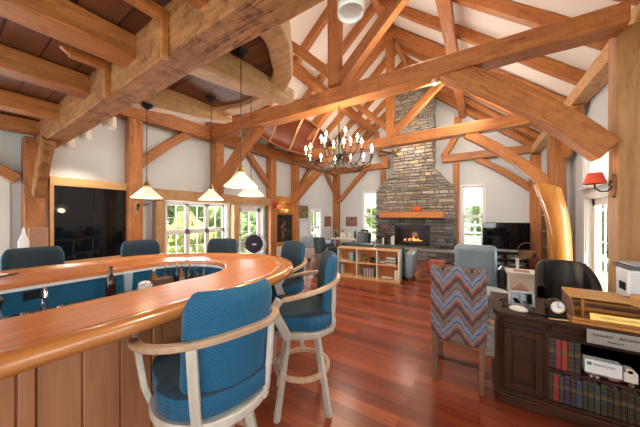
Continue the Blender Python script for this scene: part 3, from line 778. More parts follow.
t = MB().lathe([(.0, 0), (.05, .0), (.06, .012), (.055, .012), (.045, .004), (0, .004)], 18).make('white_saucer', 'paper'); t.location = (-3.03, .245, 1.049); tag(t, 'white saucer with a black pen on the far bar top at left edge', 'saucer')
t = MB().tube([(0, -.06, 0), (0, .06, 0)], .005).make('black_pen', 'black'); t.location = (-2.98, .30, 1.056); t.rotation_euler = (0, 0, .6); tag(t, 'black pen lying on far bar top beside the saucer', 'pen')
# ------------------------------------------------------------------ bar stools (front = +Y)
def make_stool(label):
    t = thing('bar_stool', label, 'bar stool', group='blue upholstered bar stools round the horseshoe bar')
    s = MB()
    def rr(u, v):
        a = 2 * PI * u; r = .268 * (1 if math.sin(a) < 0 else 1 - .08 * abs(math.cos(a)) ** 0)
        k = [(.0, .0), (.9, 0), (1, .02), (1.0, .09), (.92, .108), (.5, .112), (0, .115)][int(round(v * 6))]
        sq = (abs(math.cos(a)) ** 4 + abs(math.sin(a)) ** 4) ** (-.25 if math.sin(a) > 0 else -.1)
        return (r * k[0] * sq * math.cos(a), r * k[0] * sq * math.sin(a) * (1.16 if math.sin(a) > 0 else .98), .665 + k[1] * 1.2)
    s.grid(rr, 36, 7, closeu=True)
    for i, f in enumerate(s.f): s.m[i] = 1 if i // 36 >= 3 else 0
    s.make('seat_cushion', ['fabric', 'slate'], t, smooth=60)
    MB().lathe([(.05, .618), (.270, .618), (.277, .63), (.277, .665), (.05, .665), (.05, .618)], 32).make('seat_rim', 'whitewash', t, bev=.004)
    MB().lathe([(.06, .57), (.10, .60), (.10, .615)], 18).make('swivel', 'iron', t)
    # back cushion: a curved pad
    b = MB(); R = .315; yc = .055
    def top(u):
        e = max(0, abs(u) - .72) / .28; return 1.195 - .085 * e ** 2.4
    def bk(side):
        def fn(u, v):
            U = u * 2 - 1; a = -PI / 2 + U * .82; zz = .69 + (top(U) - .69) * v
            ed = min(1, (1 - abs(U)) / .16) ** .5 * min(1, (1 - v) / .10 + .0) ** .5 * min(1, v / .06 + .2) ** .5 if (1 - abs(U)) > 0 and v < 1 else 0
            th = .006 + .028 * ed; lean = (zz - .69) * .10; rad = R - .045 + side * th
            return (rad * math.cos(a), yc + rad * math.sin(a) - lean, zz)
        return fn
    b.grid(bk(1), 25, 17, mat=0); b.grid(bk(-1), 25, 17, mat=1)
    # close the rim of the pad
    nu, nv = 25, 17; N = nu * nv; loop = [i for i in range(nu)] + [j * nu + nu - 1 for j in range(1, nv)] + [(nv - 1) * nu + i for i in range(nu - 2, -1, -1)] + [j * nu for j in range(nv - 2, 0, -1)]
    for i in range(len(loop)):
        a_, b2 = loop[i], loop[(i + 1) % len(loop)]; b.f.append([a_, b2, b2 + N, a_ + N]); b.m.append(0); b.cols.append(None)
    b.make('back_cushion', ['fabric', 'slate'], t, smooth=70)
    # bent arm hoop
    pts = []
    for k in range(33):
        U = k / 32 * 2 - 1; a = -PI / 2 + U * 1.95; r = .318
        x = r * math.cos(a); y = yc + r * math.sin(a) * (1.0 if math.sin(a) < 0 else 1.05) - .03; zz = 1.012 - .088 * min(1, (abs(U)) ** 1.5)
        pts.append((x * (1 if abs(U) < .8 else 1 + (abs(U) - .8) * .35), y, zz))
    MB().tube(pts, 0, 4, flat=(.019, .014), up=(0, 0, 1)).make('arm_hoop', 'hoop', t, bev=.006)
    for sx in (-1, 1):
        MB().tube([(sx * .25, .11, .625), (sx * .275, .14, .70), (sx * .285, .19, .80), (sx * .290, .21, .86), (sx * .298, .17, .925)], 0, 4, flat=(.013, .030), up=(0, 1, 0)).make('arm_support', 'whitewash', t, bev=.004)
    for a in (-PI / 2 - .62, -PI / 2 + .62):
        p0 = Vector((.268 * math.cos(a), .268 * math.sin(a), .62)); p1 = Vector((.316 * math.cos(a), yc + .316 * math.sin(a) - .03, 1.0))
        MB().tube([p0, (p0 + p1) / 2 + Vector((.005 * math.cos(a), .005 * math.sin(a), 0)), p1], 0, 4, flat=(.02, .011), up=(math.cos(a), math.sin(a), 0)).make('back_upright', 'whitewash', t, bev=.003)
    for a in (PI / 4, 3 * PI / 4, 5 * PI / 4, 7 * PI / 4):
        c, s_ = math.cos(a), math.sin(a)
        MB().tube([(.15 * c, .15 * s_, .62), (.215 * c, .215 * s_, .30), (.275 * c, .275 * s_, 0)], 0, 4, flat=(.017, .021), up=(c, s_, 0)).make('leg', 'whitewash', t, bev=.004)
    MB().lathe([(.195, .285), (.228, .285), (.228, .315), (.195, .315), (.195, .285)], 32).make('foot_ring', 'hoop', t, bev=.004)
    return t
def face(ang, r=1.20):
    """stool outside the bar at polar angle ang, front towards the bar"""
    return (-2.2 + r * math.cos(ang), .88 + r * math.sin(ang), 0), ang + PI / 2
st0 = make_stool('closest bar stool, bright blue back filling the lower left centre')
st0.location = (-1.13, .77, 0); st0.rotation_euler = (0, 0, PI / 2 - .22)
p, a = face(math.radians(37), 1.23)
dup(st0, p, a + .05, 'bar stool seen from the side with all legs showing on red floor')
p, a = face(math.radians(76), 1.25)
dup(st0, p, a, 'dark blue bar stool at the tip of bar curve, front of backrest showing')
p, a = face(math.radians(120), 1.2)
dup(st0, p, a, 'bar stool behind the bar in front of the triple window')
dup(st0, (-3.37, 1.38, 0), -PI / 2 - .08, 'bar stool behind the bar in front of the black glass cabinet')
dup(st0, (-3.42, .52, 0), -PI / 2, 'bar stool at left picture edge beyond the bar')
# ------------------------------------------------------------------ pendants
def make_pendant(label):
    t = thing('pendant_lamp', label, 'pendant lamp', group='glass pendant lamps over the bar')
    MB().lathe([(.125, 0), (.128, .006), (.028, .105), (.024, .105), (.12, .004)], 28).make('glass_shade', 'shade', t, smooth=50)
    MB().blob((0, 0, .03), .032, sub=3).make('bulb', 'bulb', t)
    MB().lathe([(.03, .113), (.024, .135), (.016, .145), (.016, .165), (.006, .175)], 14).make('brass_cap', 'brass', t)
    return t
P0 = None
for i, (x, y, z, ztop, lab) in enumerate([(-2.66, 1.09, 1.67, 2.56, 'leftmost glass pendant lamp, in front of post beside black cabinet'), (-2.46, 1.63, 1.675, 2.79, 'glass pendant lamp hanging before the triple window'),
                                   (-1.57, 1.296, 1.727, 2.79, 'largest-looking glass pendant lamp, hanging closest to the camera'), (-1.92, 1.71, 1.70, 2.79, 'glass pendant lamp half hidden under the closest pendant')]):
    if P0 is None: P0 = make_pendant(lab); t = P0; t.location = (x, y, z)
    else: t = dup(P0, (x, y, z), 0, lab)
    for o in [o for o in t.children if o.name.startswith('cord')]: bpy.data.objects.remove(o)
PEND = [o for o in COL.objects if o.get('category') == 'pendant lamp']
for t, zt in zip(PEND, (2.56, 2.79, 2.79, 2.79)):
    L = zt - t.location.z
    MB().tube([(0, 0, .17), (0, 0, L)], .0035, 6).make('cord', 'iron', t)
    MB().lathe([(.012, L - .05), (.05, L - .02), (.055, L)], 16).make('canopy', 'iron', t)
# ------------------------------------------------------------------ spot cans
def make_can(label, r=.064, h=.14):
    t = thing('ceiling_spot', label, 'spotlight', group='white can spotlights')
    MB().lathe([(r * .6, h), (r, h - .01), (r, 0), (r * .92, 0), (r * .85, .02)], 24).make('housing', 'white', t)
    MB().lathe([(0, .021), (r * .86, .021), (r * .86, .022), (0, .022)], 24).make('lens', 'lens', t, smooth=0)
    return t
c0 = make_can('white can spotlight at top centre in front of the king post'); c0.location = (-.52, 1.08, 2.47); 
for x, lab in ((-3.60, 'white can spotlight under loft beam, nearest the window wall post'), (-4.42, 'middle white can spotlight under the left end of loft beam'), (-5.15, 'leftmost white can spotlight under the loft beam')):
    dup(c0, (x, 1.09, 2.52), 0, lab)
o = dup(c0, (-.50, 3.55, 3.235), 0, 'small spotlight under nearest tie beam in front of the chimney'); o.scale = (.55, .55, .55)
o = dup(c0, (.05, 6.1, 4.28), 0, 'small white spotlight between rafters on the right ceiling slope'); o.rotation_euler = (0, .35, 0); o.scale = (.6, .6, .6)
o = dup(c0, (-4.15, 4.95, 4.05), 0, 'small spotlight glowing beside the hanging canoe'); o.rotation_euler = (0, -.2, 0); o.scale = (.7, .7, .7)
# ------------------------------------------------------------------ canoe hung under the left slope
cn = thing('wooden_canoe', 'brown wooden canoe hanging upside down under the left ceiling slope', 'canoe', (-4.42, 5.6, 3.84))
CL = 2.1
def hull(u, v, off=0):
    y = (u * 2 - 1) * CL; k = max(0, 1 - abs(u * 2 - 1) ** 2.3); a = PI * v
    w = (.49 - off) * k ** .75 + .004; d = (.32 - off) * (.35 + .65 * k ** .5)
    sheer = .10 * abs(u * 2 - 1) ** 3
    return (-w * math.cos(a), y, d * math.sin(a) ** .8 - sheer)
cm = MB(); cm.grid(lambda u, v: hull(u, v), 41, 15); cm.grid(lambda u, v: hull(u, v, .012), 41, 15)
Tc = Ry(-1.02) 
cm.make('hull', 'canoe', cn, matrix=Tc, smooth=60)
gw = MB()
for v in (0, 1): gw.tube([hull(k / 30, v) for k in range(31)], .017, 6)
gw.make('gunwale', 'timber', cn, matrix=Tc)
for u in (.30, .5, .70):
    a, b = Vector(hull(u, 0)), Vector(hull(u, 1)); MB().tube([a, b], 0, 4, flat=(.03, .012), up=(0, 0, 1)).make('thwart', 'timber_pale', cn, matrix=Tc)
# ------------------------------------------------------------------ chandelier
cd = thing('chandelier', 'black wrought iron chandelier with many lit candle bulbs below the nearest truss', 'chandelier', (-1.93, 3.57, 2.38))
MB().lathe([(0, -.1), (.03, -.08), (.05, -.03), (.02, .02), (.035, .07), (.07, .12), (.03, .17), (.02, .3), (.04, .36), (.02, .42), (.008, .5)], 16).make('centre_column', 'iron', cd)
ck = MB()
for k in range(12):
    zz = .5 + k * .037; ck.lathe([(.012, -.016), (.016, 0), (.012, .016)], 6, Tr(0, 0, zz + .018) @ Rz(k * PI / 2))
ck.tube([(0, 0, .48), (0, 0, .95)], .005); ck.make('chain', 'brass', cd)
for tier, (n_, r_, z0, zt, ph) in enumerate([(12, .54, .0, .10, .1), (6, .30, .22, .30, .3)]):
    for k in range(n_):
        a = 2 * PI * k / n_ + ph; c, s_ = math.cos(a), math.sin(a); dz = .03 * (k % 2)
        prof = [(.03, z0 + .05), (r_ * .35, z0 - .10), (r_ * .65, z0 - .13), (r_ * .93, z0 - .05), (r_, z0 + .05 + dz)]
        am = MB().tube([(x * c, x * s_, z) for x, z in prof], .008, 6)
        am.tube([(r_ * .65 * c, r_ * .65 * s_, z0 - .13), (r_ * .5 * c, r_ * .5 * s_, z0 - .02), (r_ * .38 * c, r_ * .38 * s_, z0 - .04), (r_ * .42 * c, r_ * .42 * s_, z0 - .07)], .005, 5)
        ao = am.make('arm', 'iron', cd)
        cm_ = MB(); T = Tr(r_ * c, r_ * s_, z0 + .05 + dz)
        cm_.lathe([(.01, 0), (.032, .008), (.034, .014), (.012, .014)], 12, T, mat=1); cm_.lathe([(.011, .012), (.011, .09)], 10, T, mat=0)
        cm_.lathe([(.008, .09), (.022, .115), (.018, .14), (0, .18)], 10, T, mat=2)
        cm_.make('candle', ['cream', 'iron', 'bulb'], ao)
# ------------------------------------------------------------------ ceiling fan
fn = thing('ceiling_fan', 'brass ceiling fan with brown blades in front of the chimney', 'ceiling fan', (-2.42, 8.3, 3.60))
MB().lathe([(.02, -.05), (.08, -.02), (.10, .03), (.07, .09), (.02, .11), (.012, .12), (.012, 2.45)], 18).make('motor', 'brass', fn)
for k in range(5):
    a = 2 * PI * k / 5 + .35
    MB().prism([(.10, -.03), (.16, -.055), (.56, -.065), (.60, 0), (.56, .065), (.16, .055), (.10, .03)], -.004, .004).make('blade', 'brown', fn, matrix=Rz(a) @ Rx(.2), bev=.002)
# ------------------------------------------------------------------ curved log column
lc = MB(); npt = 22
path = [(1.17, 5.75, 0), (1.17, 5.75, .5), (1.15, 5.74, 1.0), (1.09, 5.71, 1.5), (1.00, 5.66, 1.85), (.965, 5.64, 1.98)]
def cat(t):
    t *= (len(path) - 1); i = min(int(t), len(path) - 2); f_ = t - i
    P_ = [Vector(path[max(0, min(len(path) - 1, i + d))]) for d in (-1, 0, 1, 2)]
    return .5 * ((2 * P_[1]) + (P_[2] - P_[0]) * f_ + (2 * P_[0] - 5 * P_[1] + 4 * P_[2] - P_[3]) * f_ ** 2 + (3 * P_[1] - P_[0] - 3 * P_[2] + P_[3]) * f_ ** 3)
def lf(u, v):
    c = cat(v); a = 2 * PI * u; r = .118 + .062 * v ** 1.6 + .015 * math.sin(3 * a + 2 * v) + .01 * math.sin(5 * a)
    z = c.z + (v ** 6) * (-.08 * math.cos(a - .6))
    return (c.x + r * math.cos(a), c.y + r * math.sin(a), z)
lc.grid(lf, 28, 26, closeu=True)
top_i = [len(lc.v) - 28 + i for i in range(28)]; lc.f.append(top_i); lc.m.append(0); lc.cols.append(None); lc.f.append(list(range(28))); lc.m.append(0); lc.cols.append(None)
tag(lc.make('log_column', 'trunk', smooth=60), 'curved golden varnished tree trunk standing by the right wall', 'column')
# ------------------------------------------------------------------ desk
DX0, DX1, DY0, DY1 = .125, 1.26, 2.50, 3.02
dk = thing('partners_desk', 'dark mahogany desk with open bookshelves facing the camera', 'desk', (DX0, DY0, 0))
def DT(x, y, z): return Tr(x - DX0, y - DY0, z)
def rpoly(x0, x1, y0, y1, c, n=5):
    """rounded front corners"""
    return [(x0, y1)] + [(x0 + c - c * math.cos(PI / 2 * k / n), y0 + c - c * math.sin(PI / 2 * k / n)) for k in range(n + 1)] + [(x1, y0), (x1, y1)]
def DP(x0, x1, y0, y1): return [(x - DX0, y - DY0) for x, y in rpoly(x0, x1, y0, y1, .05)]
MB().prism(DP(DX0 - .035, DX1, DY0 - .05, DY1 + .05), .705, .735).prism(DP(DX0 - .02, DX1, DY0 - .035, DY1 + .03), .69, .705).make('top', 'mahog', dk, bev=.006)
XS = .43 - DX0          # step between door and shelves
c_ = MB()
c_.prism(DP(DX0, DX0 + .30, DY0, DY1), .09, .69)
c_.box(XS, DX1 - DX0, .012, .03, .58, .69)                       # frieze over shelves
c_.box(XS, DX1 - DX0, .20, .22, .09, .60); c_.box(XS, DX1 - DX0, .01, .5, .085, .105); c_.box(DX1 - DX0 - .02, DX1 - DX0, .01, .5, .1, .69)
c_.box(XS, DX1 - DX0, .20, .52, .09, .69)
c_.make('carcass', 'mahog', dk, bev=.004)
MB().box(XS, 1.1, .015, .20, .335, .352).make('shelf_board', 'mahog', dk, bev=.003)
MB().prism(DP(DX0 - .025, DX0 + .325, DY0 - .025, DY1), 0, .075).prism(DP(DX0 - .012, DX0 + .315, DY0 - .012, DY1), .075, .095).box(XS, DX1 - DX0, -.01, .5, 0, .085).make('plinth', 'mahog', dk, bev=.006)
MB().prism(DP(DX0 - .012, DX0 + .31, DY0 - .014, DY1), .625, .642).box(XS, DX1 - DX0, .0, .03, .622, .64).make('moulding', 'mahog', dk, bev=.004)
dr = MB(); x0, x1 = .04, .275; z0, z1 = .13, .60; w = .045
for (a, b, c, d, e) in ((x0, x0 + w, z0, z1, -.016), (x1 - w, x1, z0, z1, -.016), (x0 + w, x1 - w, z0, z0 + w, -.016), (x0 + w, x1 - w, z1 - w, z1, -.016), (x0 + w + .012, x1 - w - .012, z0 + w + .012, z1 - w - .012, -.006)): dr.box(a, b, e, .004, c, d)
do = dr.make('door', 'mahog', dk, bev=.006)
MB().box(.04, .28, -.008, .004, .648, .685).make('drawer_front', 'mahog', dk, bev=.004); MB().box(XS + .02, 1.1, .004, .014, .648, .685).make('drawer_front', 'mahog', dk, bev=.004)
MB().box(.292, .315, -.004, .03, .1, .62).make('pilaster', 'mahog', dk, bev=.006)
# books
RB = random.Random(11); gilt = mc((.45, .33, .14), .4, .5)
def spinemat(c, h):
    k = 'spine%s' % (str(c),)
    if k in M: return M[k]
    m, nt, b = newmat('leather_spine_%d' % len(M)); tc = nt.nodes.new('ShaderNodeTexCoord'); sp = nt.nodes.new('ShaderNodeSeparateXYZ'); nt.links.new(tc.outputs['Object'], sp.inputs[0])
    mr = nt.nodes.new('ShaderNodeMath'); mr.operation = 'MULTIPLY'; mr.inputs[1].default_value = 1 / h; nt.links.new(sp.outputs[2], mr.inputs[0])
    g = (.15, .10, .045); st_ = [(0, c)]
    for q in (.06, .10, .22, .36, .50, .64, .78, .90, .95): st_ += [(q, g), (q + .018, c)]
    st_ += [(.52, g), (.60, c)]; st_.sort(key=lambda e: e[0])
    nt.links.new(ramp(nt, mr.outputs[0], st_, 'CONSTANT'), b.inputs['Base Color']); b.inputs['Roughness'].default_value = .45; M[k] = m; return m
def book(x, y, z, w, h, d, col, label, group, bands=True, rz=0, name='leather_book', flat=False, pages=(.7, .66, .55)):
    t = thing(name, label, 'book', (x, y, z), rz, group)
    if flat:
        MB().box(0, d, 0, h, 0, w).make('cover', mc(col, .55), t, bev=.003); return t
    MB().box(0, w, 0, .006, 0, h).box(0, .003, 0, d, 0, h).box(w - .003, w, 0, d, 0, h).make('cover', spinemat(tuple(v * .75 for v in col), h) if bands else mc(col, .45), t, bev=.0015)
    MB().box(.003, w - .003, .006, d - .004, .004, h - .005).make('pages', mc(pages, .8), t, smooth=0)
    return t
topc = [((.03, .03, .03), 'black and gold'), ((.35, .02, .03), 'crimson'), ((.42, .05, .03), 'scarlet'), ((.05, .035, .02), 'dark brown'), ((.035, .03, .03), 'charcoal')]
x = .444
for i, (c, n_) in enumerate(topc):
    w = .0345; book(x, DY0 + .03, .352, w - .002, .235 - .01 * (i % 2), .15, c, '%s leather book, %s on the upper desk shelf' % (n_, ('first from left', 'second from left', 'third from left', 'fourth from left', 'beside the toy truck')[i]), 'old books on the upper desk shelf', 2); x += w
low = [((.04, .035, .03), 'black and gold'), ((.38, .02, .035), 'crimson'), ((.05, .045, .03), 'olive brown'), ((.035, .02, .09), 'dark violet'), ((.02, .02, .02), 'black'), ((.03, .06, .14), 'slate blue'),
       ((.04, .03, .015), 'umber'), ((.02, .035, .03), 'blackish green'), ((.06, .06, .065), 'grey'), ((.02, .045, .025), 'bottle green'), ((.025, .015, .015), 'black'), ((.05, .03, .015), 'tan brown'), ((.03, .018, .02), 'plum black'), ((.03, .025, .02), 'dark umber'), ((.02, .03, .02), 'deep green')]
ordn = ['first', 'second', 'third', 'fourth', 'fifth', 'sixth', 'seventh', 'eighth', 'ninth', 'tenth', 'eleventh', 'twelfth', 'thirteenth', 'fourteenth', 'fifteenth']
x = .437
for i, (c, n_) in enumerate(low):
    w = (.03, .034, .028, .032)[i % 4]; book(x, DY0 + .03, .106, w - .002, .215 - .008 * (i % 3), .15, c, '%s leather book, %s from left on the lower desk shelf' % (n_, ordn[i]), 'old books on the lower desk shelf', 2); x += w
# toy truck
tk = thing('toy_truck', 'white toy semi truck with green logo on the desk shelf', 'toy truck', (.632, DY0 + .02, .352))
tk.scale = (.84, .84, .84)
MB().box(0, .215, 0, .08, .045, .155).make('trailer', 'paper', tk, bev=.003)
MB().box(.222, .30, .0, .08, .035, .11).box(.235, .28, .003, .077, .105, .14).prism([(.28, .105), (.30, .11), (.28, .138)], .003, .077, Matrix(((1, 0, 0, 0), (0, 0, 1, 0), (0, 1, 0, 0), (0, 0, 0, 1)))).make('cab', 'cream', tk, bev=.004)
MB().box(.245, .27, -.001, .081, .108, .13).make('cab_window', 'screen', tk)
MB().box(.005, .22, .01, .07, .03, .045).box(.14, .2, -.002, .01, .02, .04).make('chassis', 'chrome', tk)
for xx in (.04, .075, .265): MB().lathe([(.009, -.009), (.017, -.008), (.017, .008), (.009, .009)], 14, Rx(PI / 2)).make('wheel', 'darkgrey', tk, matrix=Tr(xx, .012, .017)); 
for xx in (.04, .075, .265): MB().lathe([(.010, -.001), (.010, .001)], 12, Rx(PI / 2)).make('hub_cap', 'chrome', tk, matrix=Tr(xx, .001, .017))
grn = mc((.01, .22, .12), .5)
lgm = MB()
for dx in (.014, .030): lgm.box(dx, dx + .010, -.0015, 0, .107, .135)
lgm.box(.014, .04, -.0015, 0, .117, .125); lgm.make('green_logo', grn, tk, smooth=0)
text('logo_lettering', 'HAMMOND', .022, mc((.02, .10, .08), .5), tk, Tr(.112, -.001, .119) @ Rx(PI / 2), sx=1.1)
# name sign on the desk front
sg = thing('name_sign', 'silver name sign with black lettering on the desk front', 'sign', (.62, DY0 - .062, .630))
MB().box(0, .42, -.006, 0, 0, .095).make('plate', plain('brushed_silver', (.36, .34, .31), .4, .3, var=.04), sg, bev=.002)
text('lettering', 'GERALD', .0225, 'black', sg, Tr(.075, -.008, .062) @ Rx(PI / 2), sx=1.15); text('lettering', 'EICHWA', .0225, 'black', sg, Tr(.20, -.008, .062) @ Rx(PI / 2), sx=1.15)
text('subtitle_lettering', 'PRESIDENT', .013, 'black', sg, Tr(.135, -.008, .028) @ Rx(PI / 2), sx=1.15)
# writing box
wb = thing('writing_box', 'open honey-coloured wooden book rest lying across the desk top', 'wooden rest', (.53, 2.47, .735))
MB().box(.02, .74, .0, .30, 0, .022).make('base_board', 'honey', wb, bev=.004)
MB().box(.03, .72, .02, .04, .022, .04).box(.03, .72, .24, .26, .022, .05).make('rail', 'honey', wb, bev=.003)
for xx in (.10, .40, .66): MB().box(xx, xx + .02, .12, .14, .02, .17).make('upright', 'honey', wb, bev=.003)
lidp = MB()
def lid(u, v):
    x = .03 + u * .73; y = .10 + v * .20; zz = .178 + v * .012 - .02 * math.exp(-((u - .48) / .05) ** 2) + (.008 if u > .5 else 0)
    return (x, y, zz)
nu, nv = 30, 6
vs = [lid(i / (nu - 1), j / (nv - 1)) for j in range(nv) for i in range(nu)]; vs += [(a, b, c - .018) for a, b, c in vs]; N = nu * nv; fs = []
for j in range(nv - 1):
    for i in range(nu - 1):
        q = j * nu + i; fs.append((q, q + 1, q + nu + 1, q + nu)); fs.append((q + N, q + nu + N, q + nu + 1 + N, q + 1 + N))
loop = [i for i in range(nu)] + [j * nu + nu - 1 for j in range(1, nv)] + [(nv - 1) * nu + i for i in range(nu - 2, -1, -1)] + [j * nu for j in range(nv - 2, 0, -1)]
for i in range(len(loop)): a_, b2 = loop[i], loop[(i + 1) % len(loop)]; fs.append((a_, b2, b2 + N, a_ + N))
MB().add(vs, fs).make('sloping_lid', 'honey_bright', wb, bev=.003)
MB().box(.03, .74, .27, .285, .02, .175).make('back_panel', 'brown', wb, bev=.003)
MB().box(.06, .72, .16, .175, .06, .085).box(.06, .72, .22, .235, .10, .12).make('inner_rail', 'honey', wb, bev=.003)
MB().prism([(.02, .02), (.11, .178), (.29, .178), (.29, .02)], .035, .05, Matrix(((0, 0, 1, 0), (1, 0, 0, 0), (0, 1, 0, 0), (0, 0, 0, 1)))).make('side_cheek', 'brown', wb, bev=.003)
np_ = thing('name_plate', 'gold desk name plate leaning on the wooden rest', 'name plate', (.64, 2.455, .785)); np_.rotation_euler = (-.25, 0, .02)
MB().prism([(0, 0), (.33, 0), (.315, .045), (.0, .045)], -.012, 0, Matrix(((1, 0, 0, 0), (0, 0, 1, 0), (0, 1, 0, 0), (0, 0, 0, 1)))).make('plate', 'gold', np_, bev=.002)
text('engraving', 'GERALD EICHWALD', .020, mc((.30, .17, .03), .4, .4), np_, Tr(.16, -.013, .022) @ Rx(PI / 2), sx=1.15)
# desk clock
ck = thing('desk_clock', 'black desk clock with round white dial', 'clock', (.475, 2.50, .735), .25)
ck.scale = (1.15, 1.15, 1.15)
MB().box(-.055, .055, -.03, .035, 0, .016).make('base', 'screen', ck, bev=.003)
MB().prism([(-.05, 0), (.05, 0), (.05, .06)] + [(.05 * math.cos(a), .065 + .05 * math.sin(a)) for a in [PI * k / 12 for k in range(13)]] + [(-.05, .06)], -.02, .02, Matrix(((1, 0, 0, 0), (0, 0, 1, 0), (0, 1, 0, .016), (0, 0, 0, 1)))).make('case', 'screen', ck, bev=.004)
MB().lathe([(.034, -.002), (.040, -.005), (.041, .002), (.034, .0)], 28, Rx(PI / 2)).make('bezel', 'brass', ck, matrix=Tr(0, -.022, .085))
MB().lathe([(0, 0), (.034, 0), (.034, .002), (0, .002)], 28, Rx(PI / 2)).make('dial', 'paper', ck, matrix=Tr(0, -.021, .085))
hm = MB(); hm.cbox((0, -.0255, .097), (.003, .001, .026)).cbox((.009, -.0255, .082), (.02, .001, .003)).cbox((0, -.0255, .114), (.002, .001, .006)).cbox((0, -.0255, .056), (.002, .001, .006)).cbox((.029, -.0255, .085), (.006, .001, .002)).cbox((-.029, -.0255, .085), (.006, .001, .002)); hm.make('clock_hands', 'black', ck, smooth=0)
MB().box(-.052, .052, -.0315, -.03, .003, .012).make('engraved_strip', 'gold', ck)
# picture frame / tablet with stand, cordless bits
fr_ = thing('photo_frame', 'silver framed dark photo leaning on the desk behind the mouse', 'photo frame', (.30, 2.70, .735), .12); fr_.rotation_euler = (-.2, 0, .12)
q = MB(); 
for (a, b, c, d) in ((-.09, -.072, 0, .125), (.072, .09, 0, .125), (-.09, .09, 0, .02), (-.09, .09, .107, .125)): q.box(a, b, -.008, .006, c, d)
q.make('frame', 'grey', fr_, bev=.002); MB().box(-.072, .072, -.003, .003, .02, .107).make('picture', 'screen', fr_, smooth=0)
cb = thing('card_box', 'small tan peaked box just behind the photo frame', 'box', (.305, 2.86, .735)); MB().prism([(-.06, 0), (.06, 0), (.06, .11), (0, .165), (-.06, .11)], -.03, .03, Matrix(((1, 0, 0, 0), (0, 0, 1, 0), (0, 1, 0, 0), (0, 0, 0, 1)))).make('body', 'boxbrown', cb, bev=.002)
ms = MB().blob((0, 0, .018), .055, sub=3, sc=(1.15, .6, .5)).make('tape_dispenser', 'cream'); ms.location = (.265, 2.55, .733); tag(ms, 'cream rounded holder at the front of desk under the photo', 'holder')
ph = thing('desk_phone', 'black cordless handset leaning beside the cream holder', 'phone', (.35, 2.54, .735)); MB().tube([(0, 0, .01), (-.05, .03, .075)], 0, 4, flat=(.012, .022), up=(0, 1, 0)).make('handset', 'black', ph, bev=.006); MB().box(-.02, .05, -.02, .04, 0, .014).make('cradle', 'black', ph, bev=.004)
pl_ = thing('model_plane', 'tiny dark ornament with a propeller shape at the left desk corner', 'ornament', (.17, 2.62, .735))
MB().lathe([(.02, 0), (.022, .006), (.004, .01), (.004, .045)], 12).blob((0, 0, .05), .018, sub=2, sc=(1.6, .7, .7)).tube([(-.005, -.045, .052), (-.005, .045, .052)], .004).make('body', 'iron', pl_)
# printer
pt = thing('printer', 'white office printer with black lid on the desk', 'printer', (.93, 2.80, .735), .0)
MB().prism([(0, 0), (.40, 0), (.40, .26), (.05, .26), (0, .20)], .0, .36).make('housing', 'printer', pt, bev=.012)
MB().box(.0, .40, -.0, .28, .36, .385).make('lid', 'darkgrey', pt, bev=.008); MB().box(.03, .39, .02, .26, .385, .40).make('glass_top', 'grey', pt, bev=.006)
MB().box(-.004, .0, .03, .13, .2, .26).make('paper_slot', 'black', pt)
# desk chair (black tub)
tc = thing('desk_chair', 'black leather tub chair behind the desk', 'armchair', (.80, 3.75, 0), 0)
def tub(R0, R1, h0, h1):
    def fn(u, v):
        a = -PI * .08 + u * PI * 1.16; ww = [(R0, h0), (R0, 1), (R0 + .02, 1.02), (R1 - .02, 1.02), (R1, 1), (R1, h0)][int(round(v * 5))]
        front = abs(u - .5) * 2; ht = h1 - (h1 - .62) * max(0, front - .45) ** 1.2 * 1.6
        z = h0 if ww[1] == h0 else ht + (ww[1] - 1) * 1.0
        r = ww[0]; lean = (z - h0) * .10
        return (r * math.cos(a) * 1.0 + 0, (r + lean) * math.sin(a) * .92, z)
    return fn
MB().grid(tub(.19, .265, .32, .96), 29, 6).make('shell', 'leather_black', tc, smooth=50)
MB().lathe([(.0, .30), (.25, .30), (.27, .33), (.27, .44), (.22, .475), (0, .48)], 24).make('seat_cushion', 'leather_black', tc, smooth=60)
for k in range(3):
    s = (-.02, .0, .02)[k]; MB().tube([((k - 1) * .16, .245, .52), ((k - 1) * .17, .28, .95)], .006, 5).make('seam', 'leather_black', tc)
for sx in (-1, 1):
    for sy in (-1, 1): MB().tube([(sx * .2, sy * .18, .32), (sx * .23, sy * .21, 0)], .018, 8).make('leg', 'brown', tc)
# chevron chair
cc = thing('side_chair', 'high-backed chair in zigzag flame-stitch fabric, seen from behind', 'chair', (-.165, 2.50, 0), 0.0)
def padbox(x0, x1, y0, y1, z0, z1): return MB().box(x0, x1, y0, y1, z0, z1)
o = padbox(-.215, .215, -.012, .055, -.335, .335).make('backrest', 'chevron', cc, bev=.018, matrix=Tr(0, -.02, .715) @ Rx(.03), seg=3)
padbox(-.215, .215, .04, .48, .40, .50).make('seat', 'chevron', cc, bev=.03, seg=3)
for sx in (-1, 1):
    MB().tube([(sx * .185, .0, .46), (sx * .178, -.01, 0)], 0, 4, flat=(.022, .022), up=(0, 1, 0)).make('leg', 'brown', cc, bev=.004)
    MB().tube([(sx * .19, .44, .42), (sx * .19, .45, 0)], 0, 4, flat=(.022, .022), up=(0, 1, 0)).make('leg', 'brown', cc, bev=.004)
MB().box(-.18, .18, -.01, .015, .355, .41).make('back_rail', 'brown', cc, bev=.004)
tw = MB(); tw.tube([(-.17, 0, .215)] + [(-.17 + .34 * k / 60, .006 * math.sin(k * 1.05), .215 + .006 * math.cos(k * 1.05)) for k in range(61)], .011, 6)
tw.tube([(-.17 + .34 * k / 60, -.006 * math.sin(k * 1.05), .215 - .006 * math.cos(k * 1.05)) for k in range(61)], .011, 6)
tw.make('twisted_stretcher', plain('dark_walnut', (.05, .022, .012), .4), cc)
for k in range(12): MB().blob((-.2 + k * .4 / 11, -.045, 1.035), .007, sub=1).make('nail_head', 'brass', cc)
